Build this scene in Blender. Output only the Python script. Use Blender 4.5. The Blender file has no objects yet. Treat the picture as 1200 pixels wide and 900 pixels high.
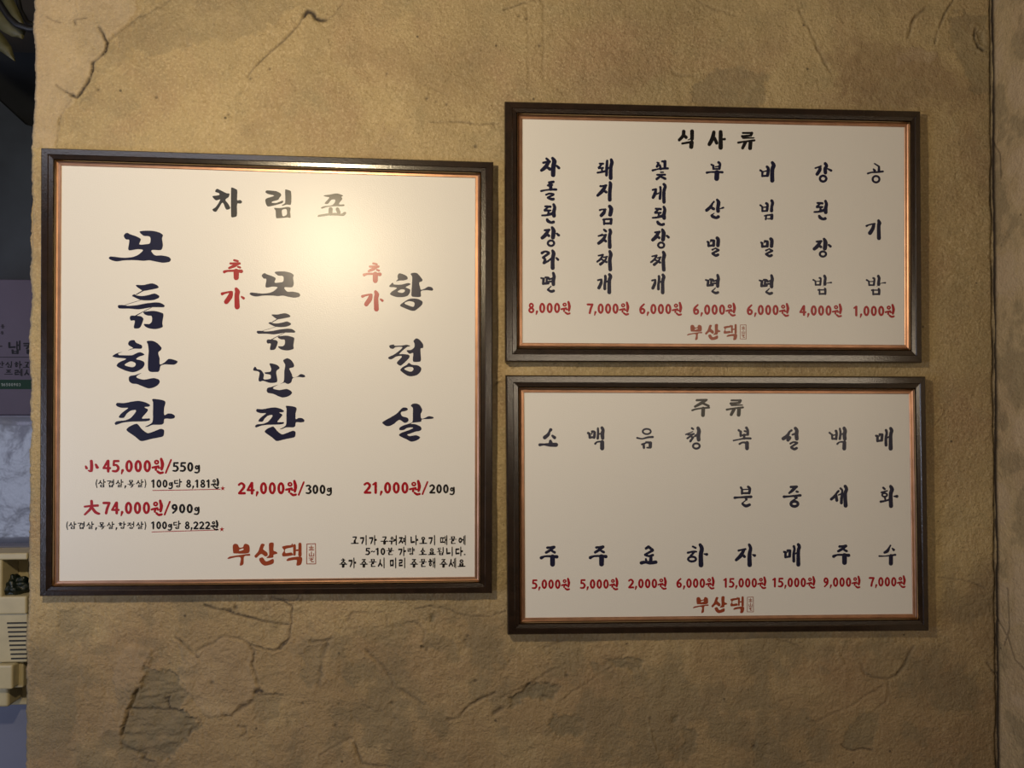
import bpy, bmesh, math, random
import numpy as np
from mathutils import Vector, Matrix
from mathutils.geometry import delaunay_2d_cdt

random.seed(7)
S = bpy.context.scene
COL = S.collection

# ------------------------------------------------------------------ camera
D = 1.5                       # camera to wall, metres
CAMZ = 1.6
FPX = 870.0                   # focal length in pixels of the 1200 x 900 frame
YAW, PITCH = math.radians(-3.25), math.radians(0.75)
cam_d = bpy.data.cameras.new('camera')
cam = bpy.data.objects.new('camera', cam_d)
COL.objects.link(cam)
cam_d.sensor_width = 36.0
cam_d.lens = FPX / 1200.0 * 36.0
cam_d.clip_start = 0.01
CROT = Matrix.Rotation(YAW, 3, 'Z') @ Matrix.Rotation(PITCH, 3, 'X')
cam.location = (0, -D, CAMZ)
cam.rotation_euler = (CROT @ Matrix.Rotation(math.pi / 2, 3, 'X')).to_euler()
S.camera = cam

# ------------------------------------------------------------------ world, lights, exposure
w = bpy.data.worlds.new('room_dark')
S.world = w
w.use_nodes = True
w.node_tree.nodes['Background'].inputs[0].default_value = (0.30, 0.27, 0.27, 1)
w.node_tree.nodes['Background'].inputs[1].default_value = 0.07
S.view_settings.view_transform = 'Standard'
S.view_settings.look = 'None'
S.view_settings.gamma = 1.0
S.view_settings.exposure = 0.0
S.view_settings.use_curve_mapping = False


def ray(px, py):
    """direction of the photograph's pixel"""
    return CROT @ Vector(((px - 600) / FPX, 1.0, -(py - 450) / FPX))


def at(px, py, y=0.0):
    """the point on the plane Y = y that the photograph shows at this pixel"""
    d = ray(px, py)
    t = (y + D) / d.y
    return Vector((d.x * t, y, CAMZ + d.z * t))


def light(name, kind, loc, target, energy, color, **kw):
    l = bpy.data.lights.new(name, kind)
    l.energy = energy
    l.color = color
    for k, v in kw.items():
        setattr(l, k, v)
    o = bpy.data.objects.new(name, l)
    COL.objects.link(o)
    o.location = loc
    o.rotation_euler = (Vector(target) - Vector(loc)).to_track_quat('-Z', 'Y').to_euler()
    return o


_k = at(285, 175)
KEY = Vector((_k.x, -1.06, _k.z))            # bulb hanging in front of the wall, just above the view
light('pendant_bulb', 'POINT', KEY, at(285, 300), 37, (1.0, 0.80, 0.50), shadow_soft_size=0.028)
light('added_strip_fill', 'AREA', (1.5, -3.0, 1.73), (1.5, 0, 1.73), 17, (1.0, 0.82, 0.60),  # unseen strip added to wash the frames and fill the shadows
      shape='RECTANGLE', size=2.6, size_y=0.26)
light('added_left_fill', 'AREA', (-2.5, -1.7, 1.2), (-0.5, 0, 1.2), 20, (0.70, 0.78, 1.0),  # cool fill added out of view to brighten the left board
      shape='RECTANGLE', size=0.8, size_y=0.8)
light('added_overhead_fill', 'AREA', (-1.3, -1.5, 2.75), (-0.6, 0.0, 1.3), 5, (0.86, 0.88, 1.0),  # soft cool fill added overhead, with no fixture
      shape='RECTANGLE', size=1.2, size_y=0.6)
light('added_store_fill', 'AREA', (-1.9, 0.15, 1.9), (-1.2, 0.75, 1.25), 1.6, (0.72, 0.72, 1.0),  # weak cool fill added for the things beyond the wall's left end
      shape='DISK', size=0.5)


# ------------------------------------------------------------------ materials
def mat(name, color=(0.5, 0.5, 0.5), rough=0.6, metal=0.0, spec=0.5, coat=0.0, coat_rough=0.1,
        noise=None, bump=None):
    """noise = (scale, amount 0..1) varies the colour, bump = (scale, height in metres)"""
    m = bpy.data.materials.new(name)
    m.use_nodes = True
    nt = m.node_tree
    b = nt.nodes['Principled BSDF']
    b.inputs['Base Color'].default_value = (*color, 1)
    b.inputs['Roughness'].default_value = rough
    b.inputs['Metallic'].default_value = metal
    b.inputs['Specular IOR Level'].default_value = spec
    b.inputs['Coat Weight'].default_value = coat
    b.inputs['Coat Roughness'].default_value = coat_rough
    g = nt.nodes.new('ShaderNodeNewGeometry')
    if noise:
        n = nt.nodes.new('ShaderNodeTexNoise')
        n.inputs['Scale'].default_value = noise[0]
        n.inputs['Detail'].default_value = 5
        nt.links.new(g.outputs['Position'], n.inputs['Vector'])
        r = nt.nodes.new('ShaderNodeMapRange')
        r.inputs['From Min'].default_value = 0.3
        r.inputs['From Max'].default_value = 0.7
        r.inputs['To Min'].default_value = 1 - noise[1]
        r.inputs['To Max'].default_value = 1 + noise[1]
        nt.links.new(n.outputs['Fac'], r.inputs['Value'])
        mx = nt.nodes.new('ShaderNodeVectorMath')
        mx.operation = 'SCALE'
        mx.inputs[0].default_value = color
        nt.links.new(r.outputs['Result'], mx.inputs['Scale'])
        nt.links.new(mx.outputs['Vector'], b.inputs['Base Color'])
    if bump:
        n2 = nt.nodes.new('ShaderNodeTexNoise')
        n2.inputs['Scale'].default_value = bump[0]
        n2.inputs['Detail'].default_value = 4
        nt.links.new(g.outputs['Position'], n2.inputs['Vector'])
        bp = nt.nodes.new('ShaderNodeBump')
        bp.inputs['Distance'].default_value = bump[1]
        nt.links.new(n2.outputs['Fac'], bp.inputs['Height'])
        nt.links.new(bp.outputs['Normal'], b.inputs['Normal'])
    return m


def plaster_material():
    """sand-coloured troweled plaster; the mesh attributes carry stains, dirt and a darker brown tone low on the wall"""
    m = bpy.data.materials.new('troweled_plaster')
    m.use_nodes = True
    nt = m.node_tree
    N, L = nt.nodes, nt.links
    b = N['Principled BSDF']
    b.inputs['Roughness'].default_value = 0.62
    b.inputs['Specular IOR Level'].default_value = 0.35
    geo = N.new('ShaderNodeNewGeometry')

    def noise(scale, detail=6, rough=0.55, dist=0.0):
        n = N.new('ShaderNodeTexNoise')
        n.inputs['Scale'].default_value = scale
        n.inputs['Detail'].default_value = detail
        n.inputs['Roughness'].default_value = rough
        n.inputs['Distortion'].default_value = dist
        L.new(geo.outputs['Position'], n.inputs['Vector'])
        return n.outputs['Fac']

    def rng(v, a, c, lo=0.0, hi=1.0):
        r = N.new('ShaderNodeMapRange')
        r.inputs['From Min'].default_value = a
        r.inputs['From Max'].default_value = c
        r.inputs['To Min'].default_value = lo
        r.inputs['To Max'].default_value = hi
        L.new(v, r.inputs['Value'])
        return r.outputs['Result']

    def mix(f, a, c, mode='MIX'):
        x = N.new('ShaderNodeMix')
        x.data_type = 'RGBA'
        x.blend_type = mode
        if hasattr(f, 'links') or not isinstance(f, (int, float)):
            L.new(f, x.inputs[0])
        else:
            x.inputs[0].default_value = f
        for i, v in ((6, a), (7, c)):
            if isinstance(v, tuple):
                x.inputs[i].default_value = (*v, 1)
            else:
                L.new(v, x.inputs[i])
        return x.outputs[2]

    def attr(n):
        a = N.new('ShaderNodeAttribute')
        a.attribute_name = n
        return a.outputs['Fac']

    c = mix(rng(noise(2.2, 4, 0.5, 0.6), 0.38, 0.62), (0.36, 0.272, 0.142), (0.47, 0.362, 0.192))
    c = mix(rng(noise(5.5, 6, 0.6, 0.4), 0.48, 0.68, 0, 0.6), c, (0.33, 0.215, 0.125))
    c = mix(rng(noise(14, 6, 0.65, 0.2), 0.52, 0.70, 0, 0.5), c, (0.28, 0.235, 0.130))
    c = mix(rng(noise(210, 4, 0.65), 0.48, 0.72, 0.0, 0.55), c, (0.66, 0.53, 0.33))
    c = mix(rng(noise(170, 4, 0.7), 0.54, 0.74, 0.0, 0.6), c, (0.20, 0.145, 0.075))
    c = mix(attr('tan'), c, (0.52, 0.41, 0.29))
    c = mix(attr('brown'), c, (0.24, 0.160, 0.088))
    c = mix(attr('cement'), c, (0.165, 0.140, 0.088))
    c = mix(attr('dirt'), c, (0.045, 0.032, 0.022))
    # a few pin holes
    v = N.new('ShaderNodeTexVoronoi')
    v.inputs['Scale'].default_value = 17
    L.new(geo.outputs['Position'], v.inputs['Vector'])
    c = mix(rng(v.outputs['Distance'], 0.035, 0.055, 0.75, 0.0), c, (0.06, 0.045, 0.03))
    L.new(c, b.inputs['Base Color'])
    bp = N.new('ShaderNodeBump')
    bp.inputs['Distance'].default_value = 0.0036
    bp.inputs['Strength'].default_value = 1.0
    L.new(noise(170, 5, 0.65), bp.inputs['Height'])
    bp2 = N.new('ShaderNodeBump')
    bp2.inputs['Distance'].default_value = 0.008
    bp2.inputs['Strength'].default_value = 0.6
    L.new(noise(30, 5, 0.6, 0.5), bp2.inputs['Height'])
    L.new(bp.outputs['Normal'], bp2.inputs['Normal'])
    L.new(bp2.outputs['Normal'], b.inputs['Normal'])
    return m


M = {
    'plaster': plaster_material(),
    'frame': mat('dark_walnut_lacquer', (0.016, 0.008, 0.0045), 0.22, spec=1.0, noise=(60, 0.35), bump=(300, 0.0002)),
    'copper': mat('copper_foil', (0.50, 0.28, 0.18), 0.38, metal=1.0, noise=(40, 0.15)),
    'gold': mat('gold_foil', (0.55, 0.40, 0.22), 0.30, metal=1.0),
    'sheet': mat('satin_laminated_print', (0.70, 0.69, 0.675), 0.34, spec=0.5, bump=(420, 0.00025)),
    'navy': mat('navy_ink', (0.008, 0.009, 0.036), 0.30),
    'black': mat('black_ink', (0.008, 0.007, 0.008), 0.30),
    'red': mat('crimson_ink', (0.32, 0.005, 0.013), 0.30),
    'brand': mat('terracotta_ink', (0.27, 0.05, 0.020), 0.30),
    'floor': mat('dark_floor', (0.09, 0.075, 0.06), 0.5, noise=(4, 0.2)),
    'ceiling': mat('dim_ceiling', (0.10, 0.085, 0.07), 0.8, noise=(3, 0.15)),
    'paint': mat('dim_wall_paint', (0.14, 0.115, 0.09), 0.8, noise=(3, 0.15)),
    'back': mat('pale_blue_grey_paint', (0.155, 0.17, 0.25), 0.5, noise=(4, 0.1)),
    'dark': mat('charcoal_panel', (0.022, 0.026, 0.032), 0.5, noise=(5, 0.3)),
    'carton': mat('mauve_printed_card', (0.080, 0.068, 0.102), 0.6, spec=0.2, noise=(10, 0.06)),
    'carton_ink': mat('dark_grey_ink', (0.010, 0.010, 0.014), 0.6, spec=0.15),
    'green_ink': mat('dark_green_ink', (0.008, 0.030, 0.018), 0.6, spec=0.15),
    'pale_ink': mat('pale_ink', (0.16, 0.19, 0.17), 0.5),
    'film': mat('glossy_white_film', (0.15, 0.165, 0.22), 0.30, bump=(9, 0.008)),
    'beige': mat('aged_beige_plastic', (0.44, 0.38, 0.23), 0.42, noise=(30, 0.08)),
    'slot': mat('dark_slot', (0.02, 0.016, 0.012), 0.7),
    'rubber': mat('black_rubber', (0.008, 0.008, 0.009), 0.45),
    'leaf': mat('olive_green_leaf', (0.085, 0.080, 0.035), 0.5, noise=(40, 0.25)),
    'bag': mat('black_plastic_bag', (0.008, 0.014, 0.011), 0.3, bump=(40, 0.01)),
}


# ------------------------------------------------------------------ object helpers
def mesh_obj(name, verts, faces, material, parent=None, smooth=False):
    me = bpy.data.meshes.new(name)
    me.from_pydata([tuple(v) for v in verts], [], faces)
    me.update()
    bm = bmesh.new()
    bm.from_mesh(me)
    bmesh.ops.recalc_face_normals(bm, faces=bm.faces)
    bm.to_mesh(me)
    bm.free()
    if smooth:
        for p in me.polygons:
            p.use_smooth = True
    me.materials.append(material)
    o = bpy.data.objects.new(name, me)
    COL.objects.link(o)
    if parent:
        o.parent = parent
        o.matrix_parent_inverse = Matrix.Translation(-world_loc(parent))
    return o


def world_loc(o):
    v = Vector(o.location)
    if o.type == 'MESH':
        v = Vector((0, 0, 0))
    return v


def thing(name, label, cat, loc, group=None):
    o = bpy.data.objects.new(name, None)
    o.empty_display_size = 0.05
    COL.objects.link(o)
    o.location = loc
    o['label'] = label
    o['category'] = cat
    if group:
        o['group'] = group
    return o


def tag(o, label, cat, group=None):
    o['label'] = label
    o['category'] = cat
    if group:
        o['group'] = group
    return o


def box_geo(x0, x1, y0, y1, z0, z1):
    v = [(x, y, z) for x in (x0, x1) for y in (y0, y1) for z in (z0, z1)]
    f = [(0, 1, 3, 2), (4, 6, 7, 5), (0, 4, 5, 1), (2, 3, 7, 6), (0, 2, 6, 4), (1, 5, 7, 3)]
    return v, f


def box(name, x0, x1, y0, y1, z0, z1, material, parent=None, bevel=0.0):
    v, f = box_geo(x0, x1, y0, y1, z0, z1)
    o = mesh_obj(name, v, f, material, parent)
    if bevel:
        bm = bmesh.new()
        bm.from_mesh(o.data)
        bmesh.ops.bevel(bm, geom=bm.edges[:], offset=bevel, segments=3, affect='EDGES', profile=0.5)
        bm.to_mesh(o.data)
        bm.free()
    return o


def extrude_outline(name, pts, y0, y1, material, parent=None):
    """pts: outline of (x, z); solid between the depths y0 and y1"""
    n = len(pts)
    v = [(x, y0, z) for x, z in pts] + [(x, y1, z) for x, z in pts]
    f = [tuple(range(n)), tuple(range(2 * n - 1, n - 1, -1))]
    f += [(i, (i + 1) % n, n + (i + 1) % n, n + i) for i in range(n)]
    return mesh_obj(name, v, f, material, parent)


def tube(name, pts, radii, material, parent=None, seg=10):
    pts = [Vector(p) for p in pts]
    V, F = [], []
    for i, p in enumerate(pts):
        t = (pts[min(i + 1, len(pts) - 1)] - pts[max(i - 1, 0)]).normalized()
        a = t.cross(Vector((0, 1, 0.01))).normalized()
        b = t.cross(a)
        for k in range(seg):
            an = 2 * math.pi * k / seg
            V.append(p + (a * math.cos(an) + b * math.sin(an)) * radii[i])
    for i in range(len(pts) - 1):
        for k in range(seg):
            k2 = (k + 1) % seg
            F.append((i * seg + k, i * seg + k2, (i + 1) * seg + k2, (i + 1) * seg + k))
    F.append(tuple(range(seg)))
    F.append(tuple(range((len(pts) - 1) * seg, len(pts) * seg)))
    return mesh_obj(name, V, F, material, parent, smooth=True)


# ------------------------------------------------------------------ the plastered wall
rs = np.random.RandomState(3)
_lat = rs.rand(256, 256)


def vnoise(x, y, off=0):
    x = x + off * 17.3
    y = y + off * 9.1
    xi = np.floor(x).astype(int)
    yi = np.floor(y).astype(int)
    fx = x - xi
    fy = y - yi
    fx = fx * fx * (3 - 2 * fx)
    fy = fy * fy * (3 - 2 * fy)
    g = lambda a, b: _lat[a % 256, b % 256]
    return (g(xi, yi) * (1 - fx) + g(xi + 1, yi) * fx) * (1 - fy) + (g(xi, yi + 1) * (1 - fx) + g(xi + 1, yi + 1) * fx) * fy


def fbm(x, y, freq, octs=4, off=0, gain=0.5):
    s = 0
    a = 1.0
    t = 0
    for i in range(octs):
        s = s + a * (vnoise(x * freq, y * freq, off + i) - 0.5)
        t += a
        a *= gain
        freq *= 2.03
    return s / t


def sstep(a, b, v):
    t = np.clip((v - a) / (b - a), 0, 1)
    return t * t * (3 - 2 * t)


def seg_dist(X, Y, pts):
    d = np.full(X.shape, 1e9)
    for (x0, y0), (x1, y1) in zip(pts[:-1], pts[1:]):
        dx, dy = x1 - x0, y1 - y0
        t = np.clip(((X - x0) * dx + (Y - y0) * dy) / (dx * dx + dy * dy + 1e-9), 0, 1)
        d = np.minimum(d, np.hypot(X - x0 - t * dx, Y - y0 - t * dy))
    return d


def poly_sd(X, Y, pts):
    """signed distance, positive inside"""
    d = seg_dist(X, Y, list(pts) + [pts[0]])
    ins = np.zeros(X.shape, bool)
    n = len(pts)
    for i in range(n):
        x0, y0 = pts[i]
        x1, y1 = pts[(i + 1) % n]
        if y0 == y1:
            continue
        c = ((y0 > Y) != (y1 > Y)) & (X < (x1 - x0) * (Y - y0) / (y1 - y0) + x0)
        ins ^= c
    return np.where(ins, d, -d)


def P(s):
    q = [float(v) for v in s.replace(',', ' ').split()]
    return list(zip(q[::2], q[1::2]))


def Z(s, ox, oy, k):
    return [(ox + x / k, oy + y / k) for x, y in P(s)]


# surface marks of the wall, in wall units of the 1200 x 900 survey: (polyline, depth mm, half width, dirt)
CRACKS = [
    (P('116,32 122,42 126,50 125,60 116,67 110,73 108,84 104,95 97,105 90,114 84,112'), 2.8, 1.3, 0.85),
    (P('84,112 76,107 67,100'), 1.6, 1.0, 0.5),
    (P('83,116 72,135 67,155 65,172'), 0.9, 0.8, 0.3),
    (P('126,50 142,36 154,28 162,20 168,20 180,11 200,0 214,-14'), 1.2, 1.2, 0.30),
    (P('56,20 62,25 72,27'), 0.9, 0.8, 0.4),
    (P('88,30 88,24 93,22 102,22'), 1.2, 0.9, 0.5),
    (P('289,90 295,82 300,77 313,65 327,53 344,37 352,27 357,19'), 1.6, 1.2, 0.4),
    (P('357,19 360,14 366,15 370,22 376,24 382,23'), 3.2, 2.0, 0.9),
    (P('382,23 388,20 395,12 402,5'), 1.0, 0.9, 0.3),
    (P('503,143 520,142 540,143 560,145 580,145'), 1.2, 1.0, 0.35),
    (P('590,12 602,8 620,2 640,-6'), 1.2, 1.0, 0.35),
    (P('490,95 505,103 525,112'), 0.7, 0.8, 0.2),
    (P('937,11 943,24 949,37 957,54 965,69 973,85'), 1.8, 1.4, 0.25),
    (P('1085,9 1078,15 1072,21 1068,30 1065,43'), 2.4, 1.5, 0.35),
    (P('1117,0 1111,8 1107,16 1101,33 1096,51'), 1.8, 1.1, 0.45),
    (P('1143,32 1141,40 1143,48 1147,55 1153,59'), 2.6, 1.3, 0.8),
    (P('817,0 832,7 852,15 865,19'), 1.2, 1.3, 0.15),
    (P('786,78 790,85 800,90 815,88'), 1.2, 1.2, 0.2),
    (P('618,10 619,60 619,100'), 0.9, 1.0, 0.1),
    (P('636,0 637,40 636,92'), 1.2, 1.6, 0.12),
    (P('240,710 255,713 268,717 280,721 305,727 337,732'), 1.7, 1.1, 0.6),
    (P('318,698 330,704 343,711 342,722 340,734 340,745 335,755 328,761 318,762 303,758'), 1.6, 1.1, 0.55),
    (P('330,702 338,704 345,704 351,700 351,694'), 1.2, 0.9, 0.4),
    (P('205,747 214,755 224,762 230,766 232,771'), 1.6, 1.0, 0.6),
    (P('230,763 240,757 252,752 262,745 272,746 282,748 290,753 298,764 297,773 295,780 300,788 302,797 304,808'), 1.5, 1.1, 0.4),
    (P('295,756 306,759 316,762 327,760 335,752'), 1.3, 1.0, 0.5),
    (P('302,815 316,814 332,815'), 1.0, 0.9, 0.4),
    (P('300,812 303,809 306,811'), 2.4, 1.6, 0.9),
    (P('150,831 165,831 190,832 215,833'), 2.2, 1.2, 0.5),
    (P('161,807 159,815 155,825 150,833 146,848 142,862'), 2.6, 1.2, 0.55),
    (P('142,872 155,879 170,884 168,890 180,893'), 2.0, 1.2, 0.5),
    (P('193,820 198,818 196,824 199,832'), 1.8, 1.0, 0.7),
    (P('218,842 236,843 233,848 224,855 222,864'), 1.5, 1.0, 0.4),
    (P('264,840 275,834 286,828 295,822'), 1.4, 2.0, 0.4),
    (P('279,852 287,853 288,860 283,863'), 1.6, 1.2, 0.3),
    (P('487,714 500,711 511,710 524,713 535,718 550,721 567,722 581,720 592,716'), 1.1, 0.9, 0.5),
    (P('407,728 412,719 418,717 435,718 451,716 453,724 453,735'), 1.1, 1.1, 0.3),
    (P('455,734 465,733 475,731 486,729 493,734 497,741 495,752'), 1.1, 1.1, 0.3),
    (P('364,752 377,751 389,748'), 1.8, 1.5, 0.35),
    (P('383,754 379,768 376,785 374,803'), 1.1, 2.2, 0.3),
    (P('428,762 438,771 449,781 456,791 463,803 478,814 497,824'), 1.3, 1.6, 0.25),
    (P('524,843 531,843 537,840 545,832 551,826 566,818 580,812'), 2.0, 1.2, 0.45),
    (P('415,872 419,884 424,895 436,897 455,898'), 1.6, 1.2, 0.35),
    (P('375,886 385,878 400,870 412,866'), 1.1, 1.2, 0.2),
    (P('579,836 583,832 588,829'), 2.6, 2.2, 0.5),
    (P('588,818 600,811 616,806 640,790 664,777'), 1.2, 1.2, 0.2),
    (P('632,764 640,759 652,754 662,750'), 1.2, 1.1, 0.25),
    (P('657,822 680,806 700,793 718,782'), 1.0, 1.0, 0.15),
    (P('758,845 763,862 768,880 771,888'), -1.3, 1.0, 0.0),
    (P('911,750 920,752 936,757'), 1.0, 0.9, 0.3),
    (P('1008,778 1014,789 1025,793 1040,795 1050,792 1061,778 1069,759'), 1.4, 1.4, 0.35),
    (P('1040,796 1042,812 1037,822 1024,833'), 1.0, 1.3, 0.2),
    (P('944,842 955,846 975,836 995,828 1015,815 1034,805'), 1.0, 1.2, 0.15),
    (P('986,873 992,878 1000,880 1010,878 1021,879'), 1.7, 1.0, 0.5),
    (P('1157,776 1164,786 1168,790 1174,789'), 1.8, 1.1, 0.6),
    (P('982,760 984,770 987,776'), -1.5, 1.4, 0.0),
    (P('1095,500 1103,490 1110,480'), 0.7, 0.8, 0.2),
    (P('1100,676 1130,680 1155,690'), 0.8, 0.8, 0.3),
    (P('600,432 606,428 610,424'), 0.9, 0.9, 0.3),
    (P('650,426 660,420 668,415'), 1.2, 1.2, 0.3),
    (P('580,452 586,449 591,446'), 0.9, 0.9, 0.3),
]
# raised or sunken skins: (outline, height mm, edge noise, attribute, amount)
PATCHES = [
    (P('34,-20 150,-20 160,10 150,28 126,50 125,60 116,67 108,84 104,95 97,105 88,115 80,126 70,140 64,172 34,172'), 1.3, 2, 'tan', 0.35),
    (P('200,-20 330,-20 350,10 300,40 200,60 160,60 128,80 110,120 95,125 126,60 160,25'), 0.4, 6, 'cement', 0.35),
    (Z('570,370 640,390 720,420 760,480 720,560 790,610 820,630 780,700 740,740 640,810 570,790 440,735 460,640 480,560 520,500 530,430', 30, 690, 4), -1.6, 3.5, 'cement', 0.8),
    (Z('490,250 600,290 580,360 520,470 480,560 430,510 420,420 440,330', 30, 690, 4), 1.2, 1.5, 'tan', 0.25),
    (Z('400,510 470,560 440,700 360,690 370,580', 30, 690, 4), 0.7, 1.5, 'tan', 0.2),
    (Z('150,100 265,110 240,180 200,225 150,190', 30, 690, 4), -0.7, 2, 'cement', 0.45),
    (Z('690,240 800,300 930,220 1030,245 1080,310 1060,360 1100,470 1040,550 930,600 860,590 760,480 720,380 740,340', 30, 690, 4), 0.9, 2, 'tan', 0.22),
    (Z('1040,250 1080,290 1070,340 1040,300', 30, 690, 4), -0.6, 1, 'brown', 0.4),
    (Z('600,300 690,250 640,300 600,370 560,380 580,320', 30, 690, 4), -0.7, 2, 'brown', 0.4),
    (Z('930,600 1000,550 1050,540 1020,580 960,610', 30, 690, 4), -1.0, 1.5, 'brown', 0.45),
    (Z('1080,500 1200,500 1200,600 1120,640 1060,620', 30, 690, 4), -0.6, 3, 'cement', 0.4),
    (Z('110,560 200,600 220,800 160,840 100,700', 30, 690, 4), 0, 8, 'cement', 0.4),
    (Z('240,235 335,222 300,300 285,420 250,440 200,380 210,290', 300, 690, 3.75), -0.5, 4, 'cement', 0.45),
    (Z('740,190 820,210 900,270 910,330 850,330 800,280 730,270', 300, 690, 3.75), -0.6, 3, 'cement', 0.45),
    (Z('810,380 860,370 855,480 820,490', 300, 690, 3.75), -0.4, 2, 'brown', 0.3),
    (Z('560,170 620,180 640,300 760,480 740,520 620,480 560,340 520,280', 300, 690, 3.75), 0, 6, 'cement', 0.35),
    (Z('430,520 560,540 600,500 620,600 580,600 430,590', 300, 690, 3.75), -0.8, 3, 'cement', 0.5),
    (Z('310,690 420,680 440,800 250,830 260,740', 300, 690, 3.75), 0.8, 2, 'brown', 0.15),
    (Z('765,110 785,110 790,145 770,150', 300, 690, 3.75), -1.4, 1, 'cement', 0.8),
    (Z('80,290 150,280 230,290 200,330 190,375 150,380 90,350 20,380 -30,400 0,340 60,320', 600, 730, 4), -1.6, 3, 'cement', 0.8),
    (Z('450,185 520,160 620,175 600,240 540,220 470,200', 600, 730, 4), -1.5, 3, 'cement', 0.75),
    (Z('380,190 450,190 440,240 390,235', 600, 730, 4), -0.6, 3, 'cement', 0.55),
    (Z('180,440 230,420 320,430 350,480 310,540 200,520', 600, 730, 4), -1.2, 3, 'cement', 0.7),
    (Z('800,480 870,490 880,600 820,660 730,640 740,600 810,570', 600, 730, 4), -0.7, 3, 'cement', 0.6),
    (Z('755,440 780,435 775,470 750,465', 600, 730, 4), -1.6, 1, 'cement', 0.8),
    (Z('460,250 620,240 640,400 560,430 470,330', 600, 730, 4), 0, 8, 'cement', 0.35),
    (Z('90,535 560,600 560,720 90,720', 600, 730, 4), 0.7, 2, 'brown', 0.18),
    (Z('1130,560 1200,560 1200,680 1150,680', 600, 730, 4), -1.0, 3, 'cement', 0.6),
    (Z('700,120 820,110 860,180 820,300 700,330 640,250', 880, 730, 3.75), 0, 6, 'cement', 0.6),
    (Z('400,530 440,560 530,550 545,480 560,400 480,400 430,450', 880, 730, 3.75), -0.6, 1.5, 'cement', 0.6),
    (Z('490,170 640,90 690,120 640,235 530,235', 880, 730, 3.75), 0.4, 3, 'cement', 0.3),
    (Z('200,230 480,190 560,260 430,370 250,350', 880, 730, 3.75), 0, 8, 'brown', 0.4),
    (Z('800,520 1090,480 1090,640 780,640', 880, 730, 3.75), 0, 10, 'brown', 0.6),
    (Z('330,220 620,180 830,260 1000,400 1040,470 480,480', 880, 0, 3.75), 0, 10, 'brown', 0.6),
    (Z('870,60 1050,60 1050,430 960,390 930,280 860,200', 880, 0, 3.75), -0.3, 4, 'cement', 0.5),
    (Z('985,130 1020,135 1025,200 1000,190', 880, 0, 3.75), -2.0, 1, 'cement', 0.8),
    (Z('640,240 700,210 830,230 830,270 660,280', 880, 0, 3.75), 0.7, 3, 'tan', 0.35),
    (Z('860,380 950,330 1200,330 1200,500 960,500 840,480', 600, 0, 4), -0.4, 4, 'cement', 0.5),
    (Z('450,240 640,250 690,380 540,420 440,330', 600, 0, 4), 0, 8, 'brown', 0.5),
    (P('480,55 560,60 575,110 530,125 480,90 400,70 390,60 440,45'), 0, 8, 'brown', 0.3),
]


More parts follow.
